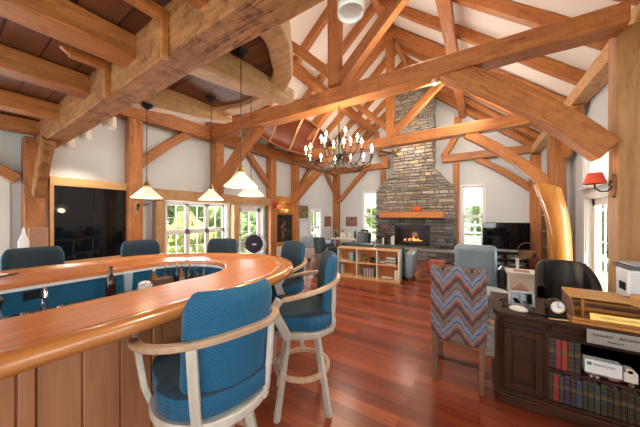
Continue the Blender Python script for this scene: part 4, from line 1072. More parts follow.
# ------------------------------------------------------------------ wall lamps
def sconce(loc, rz, label, shade, plaque, r=.085, arm=.12, h=.10):
    t = thing('wall_lamp', label, 'wall lamp', loc, rz)
    MB().prism([(.05 * math.cos(a), .12 * math.sin(a)) for a in [2 * PI * k / 20 for k in range(20)]], 0, .02, Matrix(((1, 0, 0, 0), (0, 0, -1, 0), (0, 1, 0, 0), (0, 0, 0, 1)))).make('wooden_plaque', plaque, t, bev=.004)
    MB().tube([(0, -.02, -.01), (0, -.05, -.05), (0, -.10, -.05), (0, -arm, -.01), (0, -arm, .03)], .007, 8).tube([(0, -.02, .03), (.03, -.04, .05), (.03, -.05, .01), (0, -.03, .0)], .006, 6).make('iron_arm', 'iron', t)
    if shade:
        MB().lathe([(r, .03), (r * .62, .03 + h), (r * .60, .03 + h), (r * .97, .03)], 24, Tr(0, -arm, 0)).make('lamp_shade', shade, t)
        MB().blob((0, -arm, .06), .02, sub=2).make('bulb', 'bulb', t)
    else: MB().lathe([(.01, 0), (.03, .02), (.022, .05), (.03, .06)], 12, Tr(0, -arm, 0)).make('candle_cup', 'iron', t)
    return t
sconce((1.13, 3.66, 1.80), -PI / 2, 'orange-red shaded wall lamp on the cracked post at right', 'redshade', 'timber', r=.088, arm=.14, h=.11)
sconce((XP + .1, 1.98, 1.66), PI / 2, 'small black iron wall lamp on oval plaque beside the black cabinet', None, 'timber_pale', arm=.08)
sconce((XP + .1, 5.55, 1.80), PI / 2, 'wall lamp with a little red shade on the niche post', 'red', 'timber', r=.09, arm=.10, h=.10)
# ------------------------------------------------------------------ black glass cabinet
gc = thing('glass_cabinet', 'wall cabinet with reflective black glass doors and maple frame', 'cabinet', (XL, .92, .75))
g = MB(); g.box(0, .10, 0, .045, 0, 1.33).box(0, .10, .985, 1.03, 0, 1.33).box(0, .105, 0, 1.03, 1.21, 1.34).box(0, .10, 0, 1.03, 0, .05)
g.make('maple_frame', 'maple', gc, bev=.004)
for k in range(2): MB().box(.02, .06 + .01 * k, .045 + .47 * k, .515 + .47 * k, .05, 1.21).make('glass_door', 'screen', gc, bev=.002)
# side table with box left of it
pd = thing('plant_stand', 'narrow white pedestal stand beside the far left post', 'stand', (XL + .60, .70, 0))
MB().box(-.12, .12, -.12, .12, 1.05, 1.08).make('top', 'white', pd, bev=.004); MB().box(-.09, .09, -.09, .09, .04, 1.05).make('column', 'white', pd, bev=.004); MB().box(-.12, .12, -.12, .12, 0, .04).make('base', 'white', pd, bev=.004)
tag(MB().box(XL + .55, XL + .62, .65, .82, 1.08, 1.35).make('tan_box', 'boxbrown', bev=.004), 'tan upright box standing on the narrow white stand', 'box')
bgm = MB().lathe([(.045, 0), (.05, .1), (.02, .19), (.012, .26), (0, .28)], 14).make('white_bag', 'paper'); bgm.location = (XL + .62, .605, 1.08); tag(bgm, 'white crumpled paper bag on the stand left of the tan box', 'bag')
# ------------------------------------------------------------------ niche between posts
nc = thing('display_niche', 'tall niche cabinet between two posts holding pumpkins and a dark painting', 'cabinet', (XL, 5.68, .55))
MB().box(0, .02, 0, .93, 0, 1.37).box(0, .18, 0, .93, 0, .12).box(0, .18, 0, .05, .12, 1.37).box(0, .18, .88, .93, .12, 1.37).make('frame', 'honey', nc, bev=.004)
MB().box(.0, .18, .05, .88, 1.0, 1.04).make('shelf', 'honey', nc, bev=.004)
MB().box(.0, .15, .0, .93, -.55, 0).make('lower_cupboard', 'white', nc, bev=.004)
pn = thing('dark_painting', 'tall dark painting of figures standing in the niche', 'painting', (XL + .08, 5.76, .67))
MB().box(0, .02, 0, .78, 0, .86).make('canvas', leafmat('painting_dark', (.008, .012, .012), (.07, .06, .035)), pn)
pb = MB(); rp = random.Random(9)
for k in range(7): pb.blob((.02, .36 + rp.uniform(-.08, .08), .15 + k * .08), .04, k, .4, sub=2, sc=(.1, 1, 1.2))
pb.make('figures', mc((.30, .17, .08), .7), pn)
for k, (y, r, lb) in enumerate(((5.98, .085, 'larger orange pumpkin on the niche shelf beside the red lamp'), (6.24, .08, 'yellow pumpkin on the right of niche shelf'))):
    t = thing('pumpkin', lb, 'pumpkin', (XL + .10, y, 1.59), 0, 'pumpkins in the niche'); b_ = MB()
    for j in range(10): a = 2 * PI * j / 10; b_.blob((r * .55 * math.cos(a), r * .55 * math.sin(a), r * .95), r * .62, sub=2, sc=(1, 1, 1.4))
    b_.make('body', 'pumpkin' if k == 0 else mc((.80, .62, .22)), t); MB().tube([(0, 0, r * 1.7), (.01, 0, r * 2.1)], .01).make('stem', 'brown', t)
# curtain left of niche
ct = MB(); ct.grid(lambda u, v: (XL + .05 + .025 * math.sin(u * 22), 5.36 + u * .09, .05 + v * 1.75), 24, 4)
tag(ct.make('curtain', plain('grey_green_cloth', (.16, .17, .14), .9, var=.3), smooth=60), 'dark narrow curtain hanging between glass door and red lamp post', 'curtain')
# ------------------------------------------------------------------ pictures
def picture(loc, w, h, axis, label, frame_m, art, fw=.03):
    t = thing('framed_picture', label, 'picture', loc, {'y': 0, 'x': PI / 2}[axis], 'pictures near the left room corner')
    q = MB()
    for (a, b, c, d) in ((-w / 2, -w / 2 + fw, 0, h), (w / 2 - fw, w / 2, 0, h), (-w / 2, w / 2, 0, fw), (-w / 2, w / 2, h - fw, h)): q.box(a, b, -.025, 0, c, d)
    q.make('frame', frame_m, t, bev=.003); MB().box(-w / 2 + fw, w / 2 - fw, -.012, 0, fw, h - fw).make('artwork', art, t, smooth=0)
    return t
art1 = leafmat('art_brown', (.18, .07, .03), (.42, .22, .12)); art2 = leafmat('art_rose', (.25, .10, .07), (.45, .28, .20)); art3 = leafmat('art_landscape', (.10, .10, .03), (.45, .36, .10))
picture((XL, 9.05, 1.06), .50, .42, 'x', 'brown square framed picture left of the corner post', 'brown', art1)
picture((-4.66, YF, 1.06), .52, .40, 'y', 'brown framed picture on far wall right of the corner post', 'brown', art2)
picture((XL, 7.33, 1.42), .52, .46, 'x', 'landscape painting in dark frame right of the picture niche', 'brown', art3)
picture((XL, 7.33, .75), .42, .5, 'x', 'white sheet in a pale frame below the landscape painting', 'white', mc((.75, .76, .78), .7), .02)
# ------------------------------------------------------------------ bookcase, sofa, seating
BL = Vector((-2.60, 5.36)); BR = Vector((-1.46, 4.62))
# feet of the bookcase front measured in the photo
pL, pR = Vector((-2.96, 5.395)), Vector((-1.50, 5.54))
ang = math.atan2(pR.y - pL.y, pR.x - pL.x); BWD = (pR - pL).length
bc = thing('low_bookcase', 'low open bookcase of six cubes with orange edges behind the sofa', 'bookcase', (pL.x, pL.y, 0), ang)
HB = .735; D = .30
q = MB(); q.box(0, BWD, 0, D, HB - .03, HB).box(0, BWD, 0, D, .37, .395).box(0, BWD, 0, D, .04, .065).box(.0, BWD, 0.01, D, 0, .04)
q.make('shelves', 'maple', bc, bev=.003)
q = MB()
for k in range(4): x = k * (BWD - .022) / 3; q.box(x, x + .022, -.001, D, .02, HB - .03)
q.make('uprights', 'cream', bc, bev=.002); MB().box(.01, BWD - .01, D - .01, D, .03, HB - .02).make('back_board', 'mantel', bc, smooth=0)
MB().box(BWD, BWD + .012, -.002, D + .03, .0, HB).make('side_panel', 'white', bc, bev=.002)
def onbc(x, y, z): v = Rz(ang) @ Vector((x, y, 0)); return (pL.x + v.x, pL.y + v.y, z)
cw = (BWD - .022) / 3
x = cw + .16; colr = [(.12, .12, .2), (.5, .5, .48), (.08, .08, .1), (.55, .5, .5), (.3, .1, .1), (.5, .5, .55), (.1, .1, .1), (.45, .4, .4), (.15, .12, .15)]
cn_ = ['navy', 'pale grey', 'black', 'off-white', 'maroon', 'silver grey', 'jet black', 'greige', 'dusky purple']
for i, c in enumerate(colr):
    w = .028; book(*onbc(x, .03, .065), w - .002, .22 - .015 * (i % 3), .16, c, '%s book, %s in the row in bottom middle cube' % (cn_[i], ordn[i]), 'books in the low bookcase', False, ang, 'shelf_book'); x += w + .002
for k in range(5): book(*onbc(cw * 2 + .20 + .01 * (k % 2), .05, .395 + .032 * k), .03, .16, .22, [(.5, .48, .46), (.12, .1, .1), (.6, .58, .56), (.2, .12, .1), (.65, .64, .62)][k], '%s book lying flat, %s from bottom of stack in upper right cube' % (['beige', 'black', 'pale', 'brown', 'white'][k], ordn[k]), 'books in the low bookcase', False, ang, 'shelf_book', flat=True)
for k in range(2): book(*onbc(cw * 2 + .05, .05, .395 + .035 * k), .033, .14, .14, [(.2, .2, .2), (.45, .44, .43)][k], '%s small book in the low pile at left of upper right cube' % (['lower grey', 'upper pale'][k]), 'books in the low bookcase', False, ang, 'shelf_book', flat=True)
for k in range(3): book(*onbc(.28 + .04 * k, .04, .395), .034, .22, .16, [(.25, .32, .36), (.35, .42, .48), (.2, .27, .3)][k], '%s binder standing in upper left cube' % ['left blue-grey', 'middle pale blue', 'right slate'][k], 'books in the low bookcase', False, ang, 'shelf_book')
book(*onbc(.05, .05, .395), .03, .16, .2, (.6, .55, .45), 'cream book lying flat in upper left cube', 'books in the low bookcase', False, ang, 'shelf_book', flat=True)
for k in range(2): book(*onbc(.03 + .05 * k, .04, .065), .04, .25, .16, [(.1, .1, .12), (.6, .6, .6)][k], '%s tall book standing in bottom left cube' % ['black', 'white'][k], 'books in the low bookcase', False, ang, 'shelf_book')
t = thing('green_vase', 'mottled green and yellow vase in upper middle cube', 'vase', onbc(cw + .16, .12, .395)); MB().lathe([(.04, 0), (.065, .05), (.06, .10), (.025, .16), (.03, .2)], 18).make('body', leafmat('glaze', (.05, .06, .03), (.45, .42, .15)), t)
t = thing('black_bowl', 'round black pot in the upper middle cube beside the vase', 'pot', onbc(cw + .36, .12, .395)); MB().lathe([(.03, 0), (.07, .05), (.065, .11), (.04, .13)], 18).make('body', 'black', t)
t = thing('white_platter', 'white oval plate in the bottom right cube', 'plate', onbc(cw * 2 + .22, .12, .065)); MB().lathe([(.05, 0), (.13, .02), (.125, .025), (.04, .01)], 22).make('dish', 'paper', t)
t = thing('cream_jar', 'cream patterned jar at the right of bottom right cube', 'jar', onbc(cw * 2 + .43, .10, .065)); MB().lathe([(.035, 0), (.045, .05), (.04, .2), (.045, .21)], 16).make('body', 'cream', t)
# sofa behind
sf = thing('leather_sofa', 'dark green leather sofa facing the fireplace behind the bookcase', 'sofa', (pL.x + .05, pL.y + .34, 0), ang)
SW = 1.46
MB().box(0, SW, 0, .9, .1, .42).make('base', 'leather_green', sf, bev=.03, seg=3)
for k in range(2): MB().box(.02 + k * SW / 2, SW / 2 - .0 + k * SW / 2 - .02, -.0, .22, .40, .80).make('back_cushion', 'leather_green', sf, bev=.05, seg=4)
for k in range(2): MB().box(.04 + k * .69, .71 + k * .69, .2, .88, .40, .54).make('seat_cushion', 'leather_green', sf, bev=.04, seg=3)
for xx in (-.16, SW): MB().box(xx, xx + .18, -.02, .92, .06, .66).make('armrest', 'leather_blue', sf, bev=.06, seg=4)
for xx in (-.1, SW + .1):
    for yy in (.05, .85): MB().box(xx - .025, xx + .025, yy - .025, yy + .025, 0, .1).make('foot', 'brown', sf)
# armchair (blue-grey recliner) seen from behind
def armchair(loc, rz, label, mat, w=.62, top=1.0, name='armchair', arm=None):
    t = thing(name, label, 'armchair', loc, rz)
    MB().box(-w / 2, w / 2, -.1, .55, .12, .40).make('base', mat, t, bev=.03, seg=3)
    MB().box(-w / 2, w / 2, -.11, .11, -.34, .34).make('backrest', mat, t, bev=.07, seg=4, matrix=Tr(0, -.09, top - .34) @ Rx(.14))
    MB().box(-w / 2 + .02, w / 2 - .02, .08, .58, .38, .50).make('seat_cushion', mat, t, bev=.04, seg=3)
    for s in (-1, 1): MB().box(s * (w / 2 + .05) - .07, s * (w / 2 + .05) + .07, -.05, .55, .10, .60).make('armrest', arm or mat, t, bev=.05, seg=3)
    for s in (-1, 1):
        for yy in (0, .5): MB().box(s * .25 - .025, s * .25 + .025, yy - .025, yy + .025, 0, .13).make('foot', 'brown', t)
    return t
armchair((-.05, 5.2, 0), -.15, 'pale blue-grey leather armchair with its back turned, in front of the television', 'leather_blue', .62, 1.0, arm='leather_black')
armchair((-4.05, 6.45, 0), -.6, 'black-green leather armchair at the left of the sofa', 'leather_green', .55, .86)
armchair((-3.35, 7.75, 0), 2.6, 'dark green lounge chair facing the sofa near the far left corner', 'leather_green', .6, .95)
# corner table and clutter
ctb = thing('console_table', 'cream-topped dark table in the left corner of the room', 'table', (-4.28, 8.4, 0))
MB().box(-.5, .5, -.25, .25, .62, .66).make('top', 'cream', ctb, bev=.005)
for sx in (-1, 1):
    for sy in (-1, 1): MB().box(sx * .45 - .025, sx * .45 + .025, sy * .2 - .025, sy * .2 + .025, 0, .62).make('leg', 'brown', ctb)
for k, (dx, r, h, m, lb) in enumerate([(-.42, .06, .34, 'black', 'black vase at the left end of corner table'), (-.1, .10, .20, 'cream', 'wide cream pot with plants in the middle of corner table'), (.2, .08, .24, 'cream', 'round cream lamp base on the corner table'), (.42, .05, .3, 'leather_green', 'slim dark green jar at right end of corner table')]):
    t = thing('table_vase', lb, 'vase', (-4.28 + dx, 8.4, .66)); MB().lathe([(r * .6, 0), (r, h * .35), (r * .8, h * .8), (r * .5, h * .9), (r * .6, h)], 16).make('body', m, t)
lt = MB(); lr = random.Random(1)
for k in range(26):
    a = lr.uniform(0, 2 * PI); l = lr.uniform(.08, .18); b = Vector((math.cos(a) * l * .7, math.sin(a) * l * .7, l)); c = Vector((-math.sin(a), math.cos(a), 0)) * .012
    lt.add([(0, 0, 0), b * .5 + c, b, b * .5 - c], [(0, 1, 2, 3)])
o = lt.make('houseplant', 'leaf', smooth=0); o.location = (-4.38, 8.4, .86); tag(o, 'small green plant growing in the wide cream pot', 'plant')
t = thing('photo_frame', 'small black standing photo frame behind the sofa', 'photo frame', (-3.45, 8.3, .76)); MB().box(-.14, .14, -.012, .012, 0, .26).make('frame', 'black', t, bev=.003); MB().box(-.09, .09, -.015, -.01, .05, .2).make('photo', 'grey', t)
t = thing('side_table', 'round wooden table behind the sofa holding the black frame', 'table', (-3.45, 8.3, 0)); MB().lathe([(.2, 0), (.2, .02), (.03, .05), (.03, .72), (.26, .74), (.26, .76)], 20).make('body', 'brown', t)
# round white side chair at garden door and bench
wc = thing('wicker_chair', 'round-backed white wicker chair with dark cushion at the garden door', 'chair', (-4.85, 4.42, 0), -2.3)
wc.scale = (1.15, 1.15, 1.15)
wf_ = MB()
wf_.tube([(.27 * math.cos(a), -.22, .62 + .27 * math.sin(a)) for a in [2 * PI * k / 24 for k in range(25)]], .014, 6)
for k in range(7): xx = -.2 + k * .066; hh = (.27 ** 2 - xx ** 2) ** .5; wf_.tube([(xx, -.22, .62 - hh), (xx, -.22, .62 + hh)], .005, 5)
for k in range(5): zz = -.18 + k * .09; hh = (.27 ** 2 - zz ** 2) ** .5; wf_.tube([(-hh, -.225, .62 + zz), (hh, -.225, .62 + zz)], .005, 5)
wf_.make('hoop_back', 'grey', wc)
MB().lathe([(0, .38), (.26, .38), (.27, .40), (.26, .43), (0, .44)], 20).make('seat', 'grey', wc)
MB().blob((0, -.17, .67), .20, sub=3, sc=(1, .25, 1.05)).make('cushion', 'throw', wc)
MB().blob((0, -.125, .66), .03, 2, .9, 3, sub=2, sc=(1.6, .6, .8)).make('cushion_motif', 'paper', wc)
for sx in (-1, 1):
    for sy in (-1, 1): MB().tube([(sx * .18, sy * .18, .39), (sx * .22, sy * .22, 0)], .012).make('leg', 'grey', wc)
bn = thing('window_bench', 'long low bench with pale blue cushion under the small side window', 'bench', (-5.1, 7.6, 0))
MB().box(-.3, .25, -.7, 1.1, .05, .40).make('box_base', 'white', bn, bev=.01); MB().box(-.3, .27, -.7, 1.1, .40, .50).make('cushion', 'bluecloth', bn, bev=.03, seg=3)
for y in (7.15, 7.5):
    o = MB().blob((0, 0, 0), .17, sub=3, sc=(.35, 1, .8)).make('throw_pillow', 'bluecloth'); o.location = (-5.2, y, .64); tag(o, '%s pale blue pillow on the window bench' % ('nearer' if y < 7.3 else 'farther'), 'pillow', 'pillows on the window bench')
# white garden bench outside the triple window top edge
# ottoman
ot = thing('round_ottoman', 'round brown leather ottoman at left end of the low bookcase', 'ottoman', (-3.36, 5.25, 0)); MB().lathe([(.20, .06), (.24, .12), (.25, .36), (.22, .50), (.1, .535), (0, .54)], 24).make('cushion', 'leather_brown', ot, smooth=60)
for k in range(4): a = PI / 4 + k * PI / 2; MB().tube([(.16 * math.cos(a), .16 * math.sin(a), .08), (.17 * math.cos(a), .17 * math.sin(a), 0)], .02).make('foot', 'brown', ot)
# TV and stand
ts = thing('media_stand', 'low black stand with audio equipment under the television', 'tv stand', (.70, 9.0, 0))
MB().box(-.62, .44, -.2, .22, .44, .48).box(-.62, .44, -.2, .22, .04, .08).box(-.62, -.59, -.2, .22, 0, .46).box(.41, .44, -.2, .22, 0, .46).box(-.62, .44, -.2, .22, .25, .27).box(-.62, .44, .18, .22, .05, .46).make('rack', 'black', ts, bev=.004)
for k, (a, b, c, d) in enumerate(((-.54, -.14, .27, .40), (-.05, .36, .27, .42), (-.52, -.1, .08, .2), (-.04, .36, .08, .22))):
    e = thing('audio_component', '%s black audio component in the media stand' % ['upper left', 'upper right', 'lower left', 'lower right'][k], 'hi-fi', (.70 + (a + b) / 2, 8.82, c), 0, 'hi-fi components')
    MB().box(-(b - a) / 2, (b - a) / 2, 0, .3, 0, d - c - .01).make('case', 'darkgrey', e, bev=.004); MB().box(-.12, .12, -.004, 0, .03, .06).make('display', 'grey', e)
tv = thing('television', 'big flat black television on the stand right of chimney', 'television', (.63, 9.0, .48))
MB().box(-.55, .55, -.02, .03, .06, .82).make('screen', 'screen', tv, bev=.006); MB().box(-.56, .56, .0, .035, .05, .83).make('bezel', 'black', tv, bev=.006)
MB().box(-.28, .28, -.1, .12, 0, .012).box(-.05, .05, 0, .04, .01, .1).make('foot', 'grey', tv, bev=.003)
sb = tag(MB().box(.15, 1.05, 8.78, 8.84, .485, .525).make('sound_bar', 'grey', bev=.008), 'long grey soundbar in front of the television', 'soundbar')
# basket table
bt = thing('small_wood_table', 'small dark table carrying the wicker basket right of television', 'table', (.86, 6.9, 0))
MB().box(-.2, .2, -.16, .16, .60, .625).make('top', 'brown', bt, bev=.004)
for sx in (-1, 1):
    for sy in (-1, 1): MB().box(sx * .17 - .015, sx * .17 + .015, sy * .13 - .015, sy * .13 + .015, 0, .6).make('leg', 'white' if sx < 0 else 'brown', bt)
bk_ = thing('wicker_basket', 'brown wicker basket with a hoop handle on the small table', 'basket', (.86, 6.9, .625))
MB().lathe([(.12, 0), (.17, .12), (.165, .12), (.11, .01)], 22).make('bowl', 'wicker', bk_); MB().tube([(.165 * math.cos(a), 0, .11 + .19 * math.sin(a)) for a in [PI * k / 16 for k in range(17)]], .008).make('handle', 'wicker', bk_)
# tall bookcase at right wall
rb = thing('tall_bookcase', 'tall dark bookcase on the right wall behind the curved log', 'bookcase', (XR - .26, 7.0, 0))
MB().box(0, .26, 0, .03, 0, 1.9).box(0, .26, .87, .9, 0, 1.9).box(.24, .26, 0, .9, 0, 1.9).make('case', 'brown', rb, bev=.003)
q = MB()
for k in range(6): q.box(0, .25, .03, .87, .02 + k * .37, .045 + k * .37)
q.make('shelves', 'brown', rb, bev=.002)
k2 = 0
for s_ in (1, 2, 3):
    for j in range(5):
        t = MB().box(0, .16, 0, .035, 0, .24 + .02 * (j % 2)).make('shelf_book', mc([(.35, .1, .08), (.1, .15, .3), (.5, .45, .3), (.1, .2, .12), (.3, .3, .3)][(j + s_) % 5]), bev=.002)
        t.location = (XR - .22, 7.06 + j * .045, .045 + s_ * .37); tag(t, '%s book on the %s shelf of the tall dark bookcase' % (ordn[j], ['', 'second', 'third', 'fourth'][s_]), 'book', 'books in tall bookcase')
# cream pedestal table, glass table
pt2 = thing('pedestal_table', 'small cream square pedestal table beyond the desk', 'table', (.55, 5.0, 0))
MB().box(-.20, .20, -.20, .20, .60, .635).make('top', 'cream', pt2, bev=.006); MB().box(-.17, .17, -.17, .17, .05, .60).make('column', 'cream', pt2, bev=.01); MB().box(-.19, .19, -.19, .19, 0, .05).make('base', 'cream', pt2, bev=.006)
MB().box(-.10, .10, -.10, .10, .635, .638).make('inlay', 'boxbrown', pt2)
gt = thing('round_glass_table', 'round pale glass side table between zigzag chair and desk', 'table', (.09, 4.25, 0))
MB().lathe([(.0, .43), (.24, .43), (.245, .44), (.24, .45), (0, .45)], 30).make('glass_top', mc((.55, .62, .68), .1), gt); MB().lathe([(.16, 0), (.16, .02), (.03, .06), (.03, .43)], 18).make('pedestal', 'chrome', gt)
# magazine ottoman with print
rg = tag(MB().box(.02, .95, 3.2, 5.3, .002, .012).make('patterned_rug', None or leafmat('rug_pattern', (.08, .10, .16), (.45, .45, .42)), bev=.003), 'blue and cream patterned rug on the floor between zigzag chair and desk', 'rug')
rg2 = tag(MB().box(-1.3, .9, 6.6, 8.5, .002, .012).make('area_rug', leafmat('rug_pattern_red', (.20, .03, .03), (.42, .22, .18)), bev=.003), 'red patterned rug in front of the fireplace hearth', 'rug')
pf = tag(MB().box(-1.15, -.75, 6.9, 7.3, .02, .34).make('red_footstool', 'plush', bev=.05, seg=3), 'red footstool right of the sofa near hearth', 'footstool')
# vase with flowers on the hearth
fv = thing('flower_arrangement', 'dried flowers in a dark vase with white candles, on left of hearth', 'flowers', (-2.98, YCH - .22, .385))
MB().lathe([(.08, 0), (.11, .12), (.07, .28), (.09, .32)], 18).make('vase', 'iron', fv)
fm = MB(); fr = random.Random(8)
for k in range(26):
    a = fr.uniform(0, 6.28); l = fr.uniform(.2, .5); p = (.16 * math.cos(a) * l * 2, .12 * math.sin(a) * l, .3 + l); fm.tube([(0, 0, .28), p], .003, 4, mat=0); fm.blob(p, .03, k, .5, sub=1, mat=1)
fm.make('dried_stems', ['brown', mc((.30, .12, .09), .9)], fv)
for k, dx in enumerate((-.16, .16, .22)):
    t = thing('pillar_candle', '%s white pillar candle on the hearth' % ['left', 'middle', 'right'][k], 'candle', (-2.88 + dx + .05, YCH - .36, .385), 0, 'white candles on hearth'); MB().lathe([(.035, 0), (.035, .30 + .05 * k), (.03, .31 + .05 * k)], 14).make('wax', 'paper', t); MB().tube([(0, 0, .3 + .05 * k), (0, 0, .34 + .05 * k)], .003).make('wick', 'black', t)
# ------------------------------------------------------------------ outside
struct(MB().box(-60, 60, -60, 70, -.5, -.25).make('ground', 'grass', smooth=0))
OUT = random.Random(21)
def shrub(x, y, r, h, mat, label, name='garden_shrub', cat='shrub', trunk=0):
    t = thing(name, label, cat, (x, y, -.25))
    mb = MB()
    for k in range(int(14)):
        a = OUT.uniform(0, 6.28); d = OUT.uniform(0, r * .6); z = trunk + OUT.uniform(.2, .8) * h
        mb.blob((d * math.cos(a), d * math.sin(a), z), r * OUT.uniform(.35, .6), k, .9, 2.5, sub=3)
    mb.make('foliage', mat, t, smooth=0)
    MB().tube([(0, 0, -.1), (0, 0, trunk + h * .5)], .05 + r * .05).make('trunk', 'bark', t)
shrub(-8.6, 1.9, .9, 1.6, 'leaf2', 'yellow-green shrub outside left part of triple window')
shrub(-9.9, 3.5, .8, 1.7, 'leaf', 'dark green shrub outside the middle of triple window')
shrub(-8.6, 5.0, .9, 1.6, 'leaf2', 'yellow flowering bush outside right part of triple window')
shrub(-7.9, 6.9, .8, 1.9, 'leaf', 'leafy bush right outside the glass garden door')
shrub(-12.5, 2.5, 2.4, 4.0, 'leaf', 'large tree behind the shrubs outside the triple window', 'garden_tree', 'tree', 1)
shrub(-13.5, 8.5, 2.6, 4.2, 'leaf', 'large tree seen through the glass garden door', 'garden_tree', 'tree', 1)
shrub(-12.0, 16.5, 2.4, 3.4, 'leaf', 'distant tree seen through the small left side window', 'garden_tree', 'tree', 1)
shrub(-7.5, 25, 2.8, 3.2, 'leaf', 'distant tree seen through window left of chimney', 'garden_tree', 'tree', 1)
shrub(.2, 27, 2.8, 3.0, 'leaf', 'distant tree seen through window right of the chimney', 'garden_tree', 'tree', 1)
shrub(4.8, 12, 1.6, 3.0, 'leaf', 'tree seen through panes of the right wall door', 'garden_tree', 'tree', .5)
fc = thing('paddock_fence', 'grey rail fence outside the window right of the chimney', 'fence', (-1, 15, -.25))
for k in range(7): MB().box(-.05, .05, -.05, .05, -.1, 1.5).make('fence_post', 'fence', fc, matrix=Tr(-4 + k * 1.6, 0, 0))
for z in (.5, .9, 1.3): MB().box(-4.2, 6, -.09, -.05, z - .05, z + .05).make('fence_rail', 'fence', fc)
# ------------------------------------------------------------------ lights
def light(kind, name, loc, e, col=(1, 1, 1), size=.1, rot=None, size_y=None, spot=None, target=None):
    l = bpy.data.lights.new(name, kind); l.energy = e; l.color = col
    if kind == 'AREA':
        l.size = size
        if size_y: l.shape = 'RECTANGLE'; l.size_y = size_y
    elif kind == 'SUN': l.angle = size
    else: l.shadow_soft_size = size
    if kind == 'SPOT': l.spot_size = spot or 1.8; l.spot_blend = .8
    o = bpy.data.objects.new(name, l); COL.objects.link(o); o.location = loc
    if target: o.rotation_euler = (Vector(target) - Vector(loc)).to_track_quat('-Z', 'Y').to_euler()
    elif rot: o.rotation_euler = rot
    return o
W = (1, .97, .93); WARM = (1, .78, .52)
def winlight(axis, p, a, b, z0, z1, e, inward):
    c = ((a + b) / 2, (z0 + z1) / 2)
    loc = (p, c[0], c[1]) if axis == 'x' else (c[0], p, c[1])
    tg = (loc[0] + inward, loc[1], loc[2]) if axis == 'x' else (loc[0], loc[1] + inward, loc[2])
    light('AREA', 'daylight_fill', loc, e, (.93, .97, 1), b - a, size_y=z1 - z0, target=tg)
KL = 1.0
winlight('x', XL - .35, -2.6, .46, .5, 2.05, 80 * KL, 1)
winlight('x', XL - .35, 2.58, 4.05, .62, 1.75, 90 * KL, 1)
winlight('x', XL - .35, 4.42, 5.28, .02, 1.75, 70 * KL, 1)
winlight('x', XL - .35, 7.83, 8.48, .36, 1.72, 30 * KL, 1)
winlight('y', YF + .35, -4.1, -3.5, .48, 2.45, 55 * KL, -1)
winlight('y', YF + .35, -.5, .1, .48, 2.45, 55 * KL, -1)
winlight('x', XR + .35, 4.96, 5.98, .1, 2.6, 50 * KL, -1)
winlight('x', XR + .35, .3, 1.9, .9, 2.3, 25 * KL, -1)
winlight('x', XR + .35, -2.6, -.4, .7, 2.3, 60 * KL, -1)
winlight('y', YB - .35, -5.0, -2.9, .6, 2.4, 75 * KL, 1)  # back wall is out of view; its area lamps are added as fill
winlight('y', YB - .35, -2.5, -.4, .1, 2.4, 95 * KL, 1)
winlight('y', YB - .35, -.1, 1.0, .6, 2.4, 50 * KL, 1)
# lamps of the room, with some added fill points among them
light('POINT', 'chandelier_light', (-1.97, 3.55, 2.75), 60, WARM, .35)
light('POINT', 'chandelier_light', (-1.97, 3.55, 2.2), 30, WARM, .35)
for t in PEND: light('POINT', 'pendant_light', (t.location.x, t.location.y, t.location.z - .05), 3.5, WARM, .05)
for (x, y, z, tg, e) in ((-.52, 1.08, 2.45, (-1.2, 1.6, 0), 50), (-3.6, 1.09, 2.50, (-3.2, 1.4, 0), 30), (-4.42, 1.09, 2.50, (-4.2, 1.4, 0), 30), (-5.1, 1.12, 2.50, (-4.9, 1.4, 0), 30),
                      (-.50, 3.55, 3.18, (-1.5, 8, 2.8), 160), (.05, 6.1, 4.24, (-1.8, 9.3, 3.0), 220), (-4.15, 4.95, 4.0, (-2.5, 8, 4), 60)):
    light('SPOT', 'spot_light', (x, y, z), e, (1, .86, .68), .04, spot=2.2, target=tg)
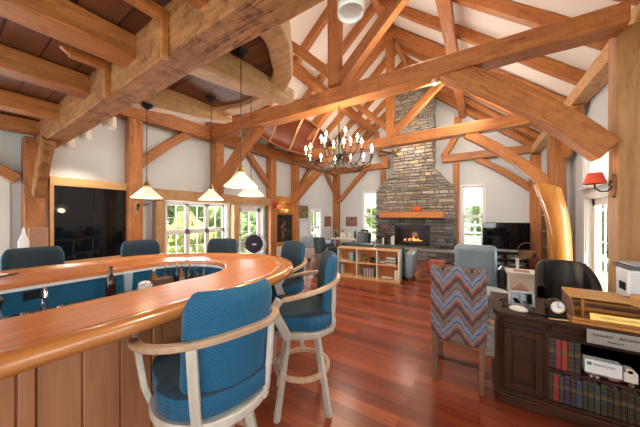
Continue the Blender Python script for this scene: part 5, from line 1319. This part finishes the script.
# added fill points above the tie beams, without fixtures, brightening the white ceiling
for (x, y) in ((-3.3, 3.55), (-.7, 3.55), (-3.3, 6.55), (-.8, 6.55), (-2.05, 8.6)):
    light('POINT', 'ceiling_fill', (x, y, 3.9), 38, (1, .86, .72), .25)
light('POINT', 'loft_fill', (-2.4, -.4, 4.2), 60, (1, .88, .74), .3)  # unseen fill points added over the loft to brighten roof and timbers
light('POINT', 'loft_fill', (-.4, -.4, 4.2), 50, (1, .88, .74), .3)
light('POINT', 'fire_glow', (-2.05, YCH + .1, .8), 4, (1, .4, .12), .1)
light('POINT', 'wall_lamp_light', (.99, 3.66, 1.86), 2.5, WARM, .04)
light('POINT', 'niche_light', (XL + .22, 6.1, 1.85), 1.5, WARM, .04)
light('SUN', 'sun', (0, 0, 20), 13.0, (1, .96, .88), .02, rot=(math.radians(25), math.radians(12), 0))
w = bpy.data.worlds.new('world'); scene.world = w; w.use_nodes = True
nt = w.node_tree; bg = nt.nodes['Background']; sk = nt.nodes.new('ShaderNodeTexSky'); sk.sky_type = 'HOSEK_WILKIE'; sk.turbidity = 5; sk.sun_direction = (.2, -.4, .9)
mx = nt.nodes.new('ShaderNodeMix'); mx.data_type = 'RGBA'; mx.inputs[0].default_value = .6; mx.inputs[7].default_value = (.9, .95, 1, 1)
nt.links.new(sk.outputs[0], mx.inputs[6]); nt.links.new(mx.outputs[2], bg.inputs[0]); bg.inputs[1].default_value = 2.4
# ------------------------------------------------------------------ camera
cam = bpy.data.cameras.new('camera'); co = bpy.data.objects.new('camera', cam); COL.objects.link(co); scene.camera = co
F = 248.0; cam.sensor_width = 36; cam.lens = F / 640 * 36; cam.clip_start = .02; cam.clip_end = 300
co.location = (0, 0, 1.5)
yaw = math.atan2(.5415, .8407)
co.rotation_euler = (PI / 2, 0, yaw)
cam.shift_y = (216 - 213.5) / 640.0
scene.view_settings.view_transform = 'Standard'; scene.view_settings.look = 'None'; scene.view_settings.gamma = 1
scene.view_settings.exposure = 0.08; scene.view_settings.use_curve_mapping = False
scene.cycles.use_denoising = True; scene.cycles.max_bounces = 8; scene.cycles.diffuse_bounces = 4; scene.cycles.sample_clamp_indirect = 6
scene.cycles.transparent_max_bounces = 16
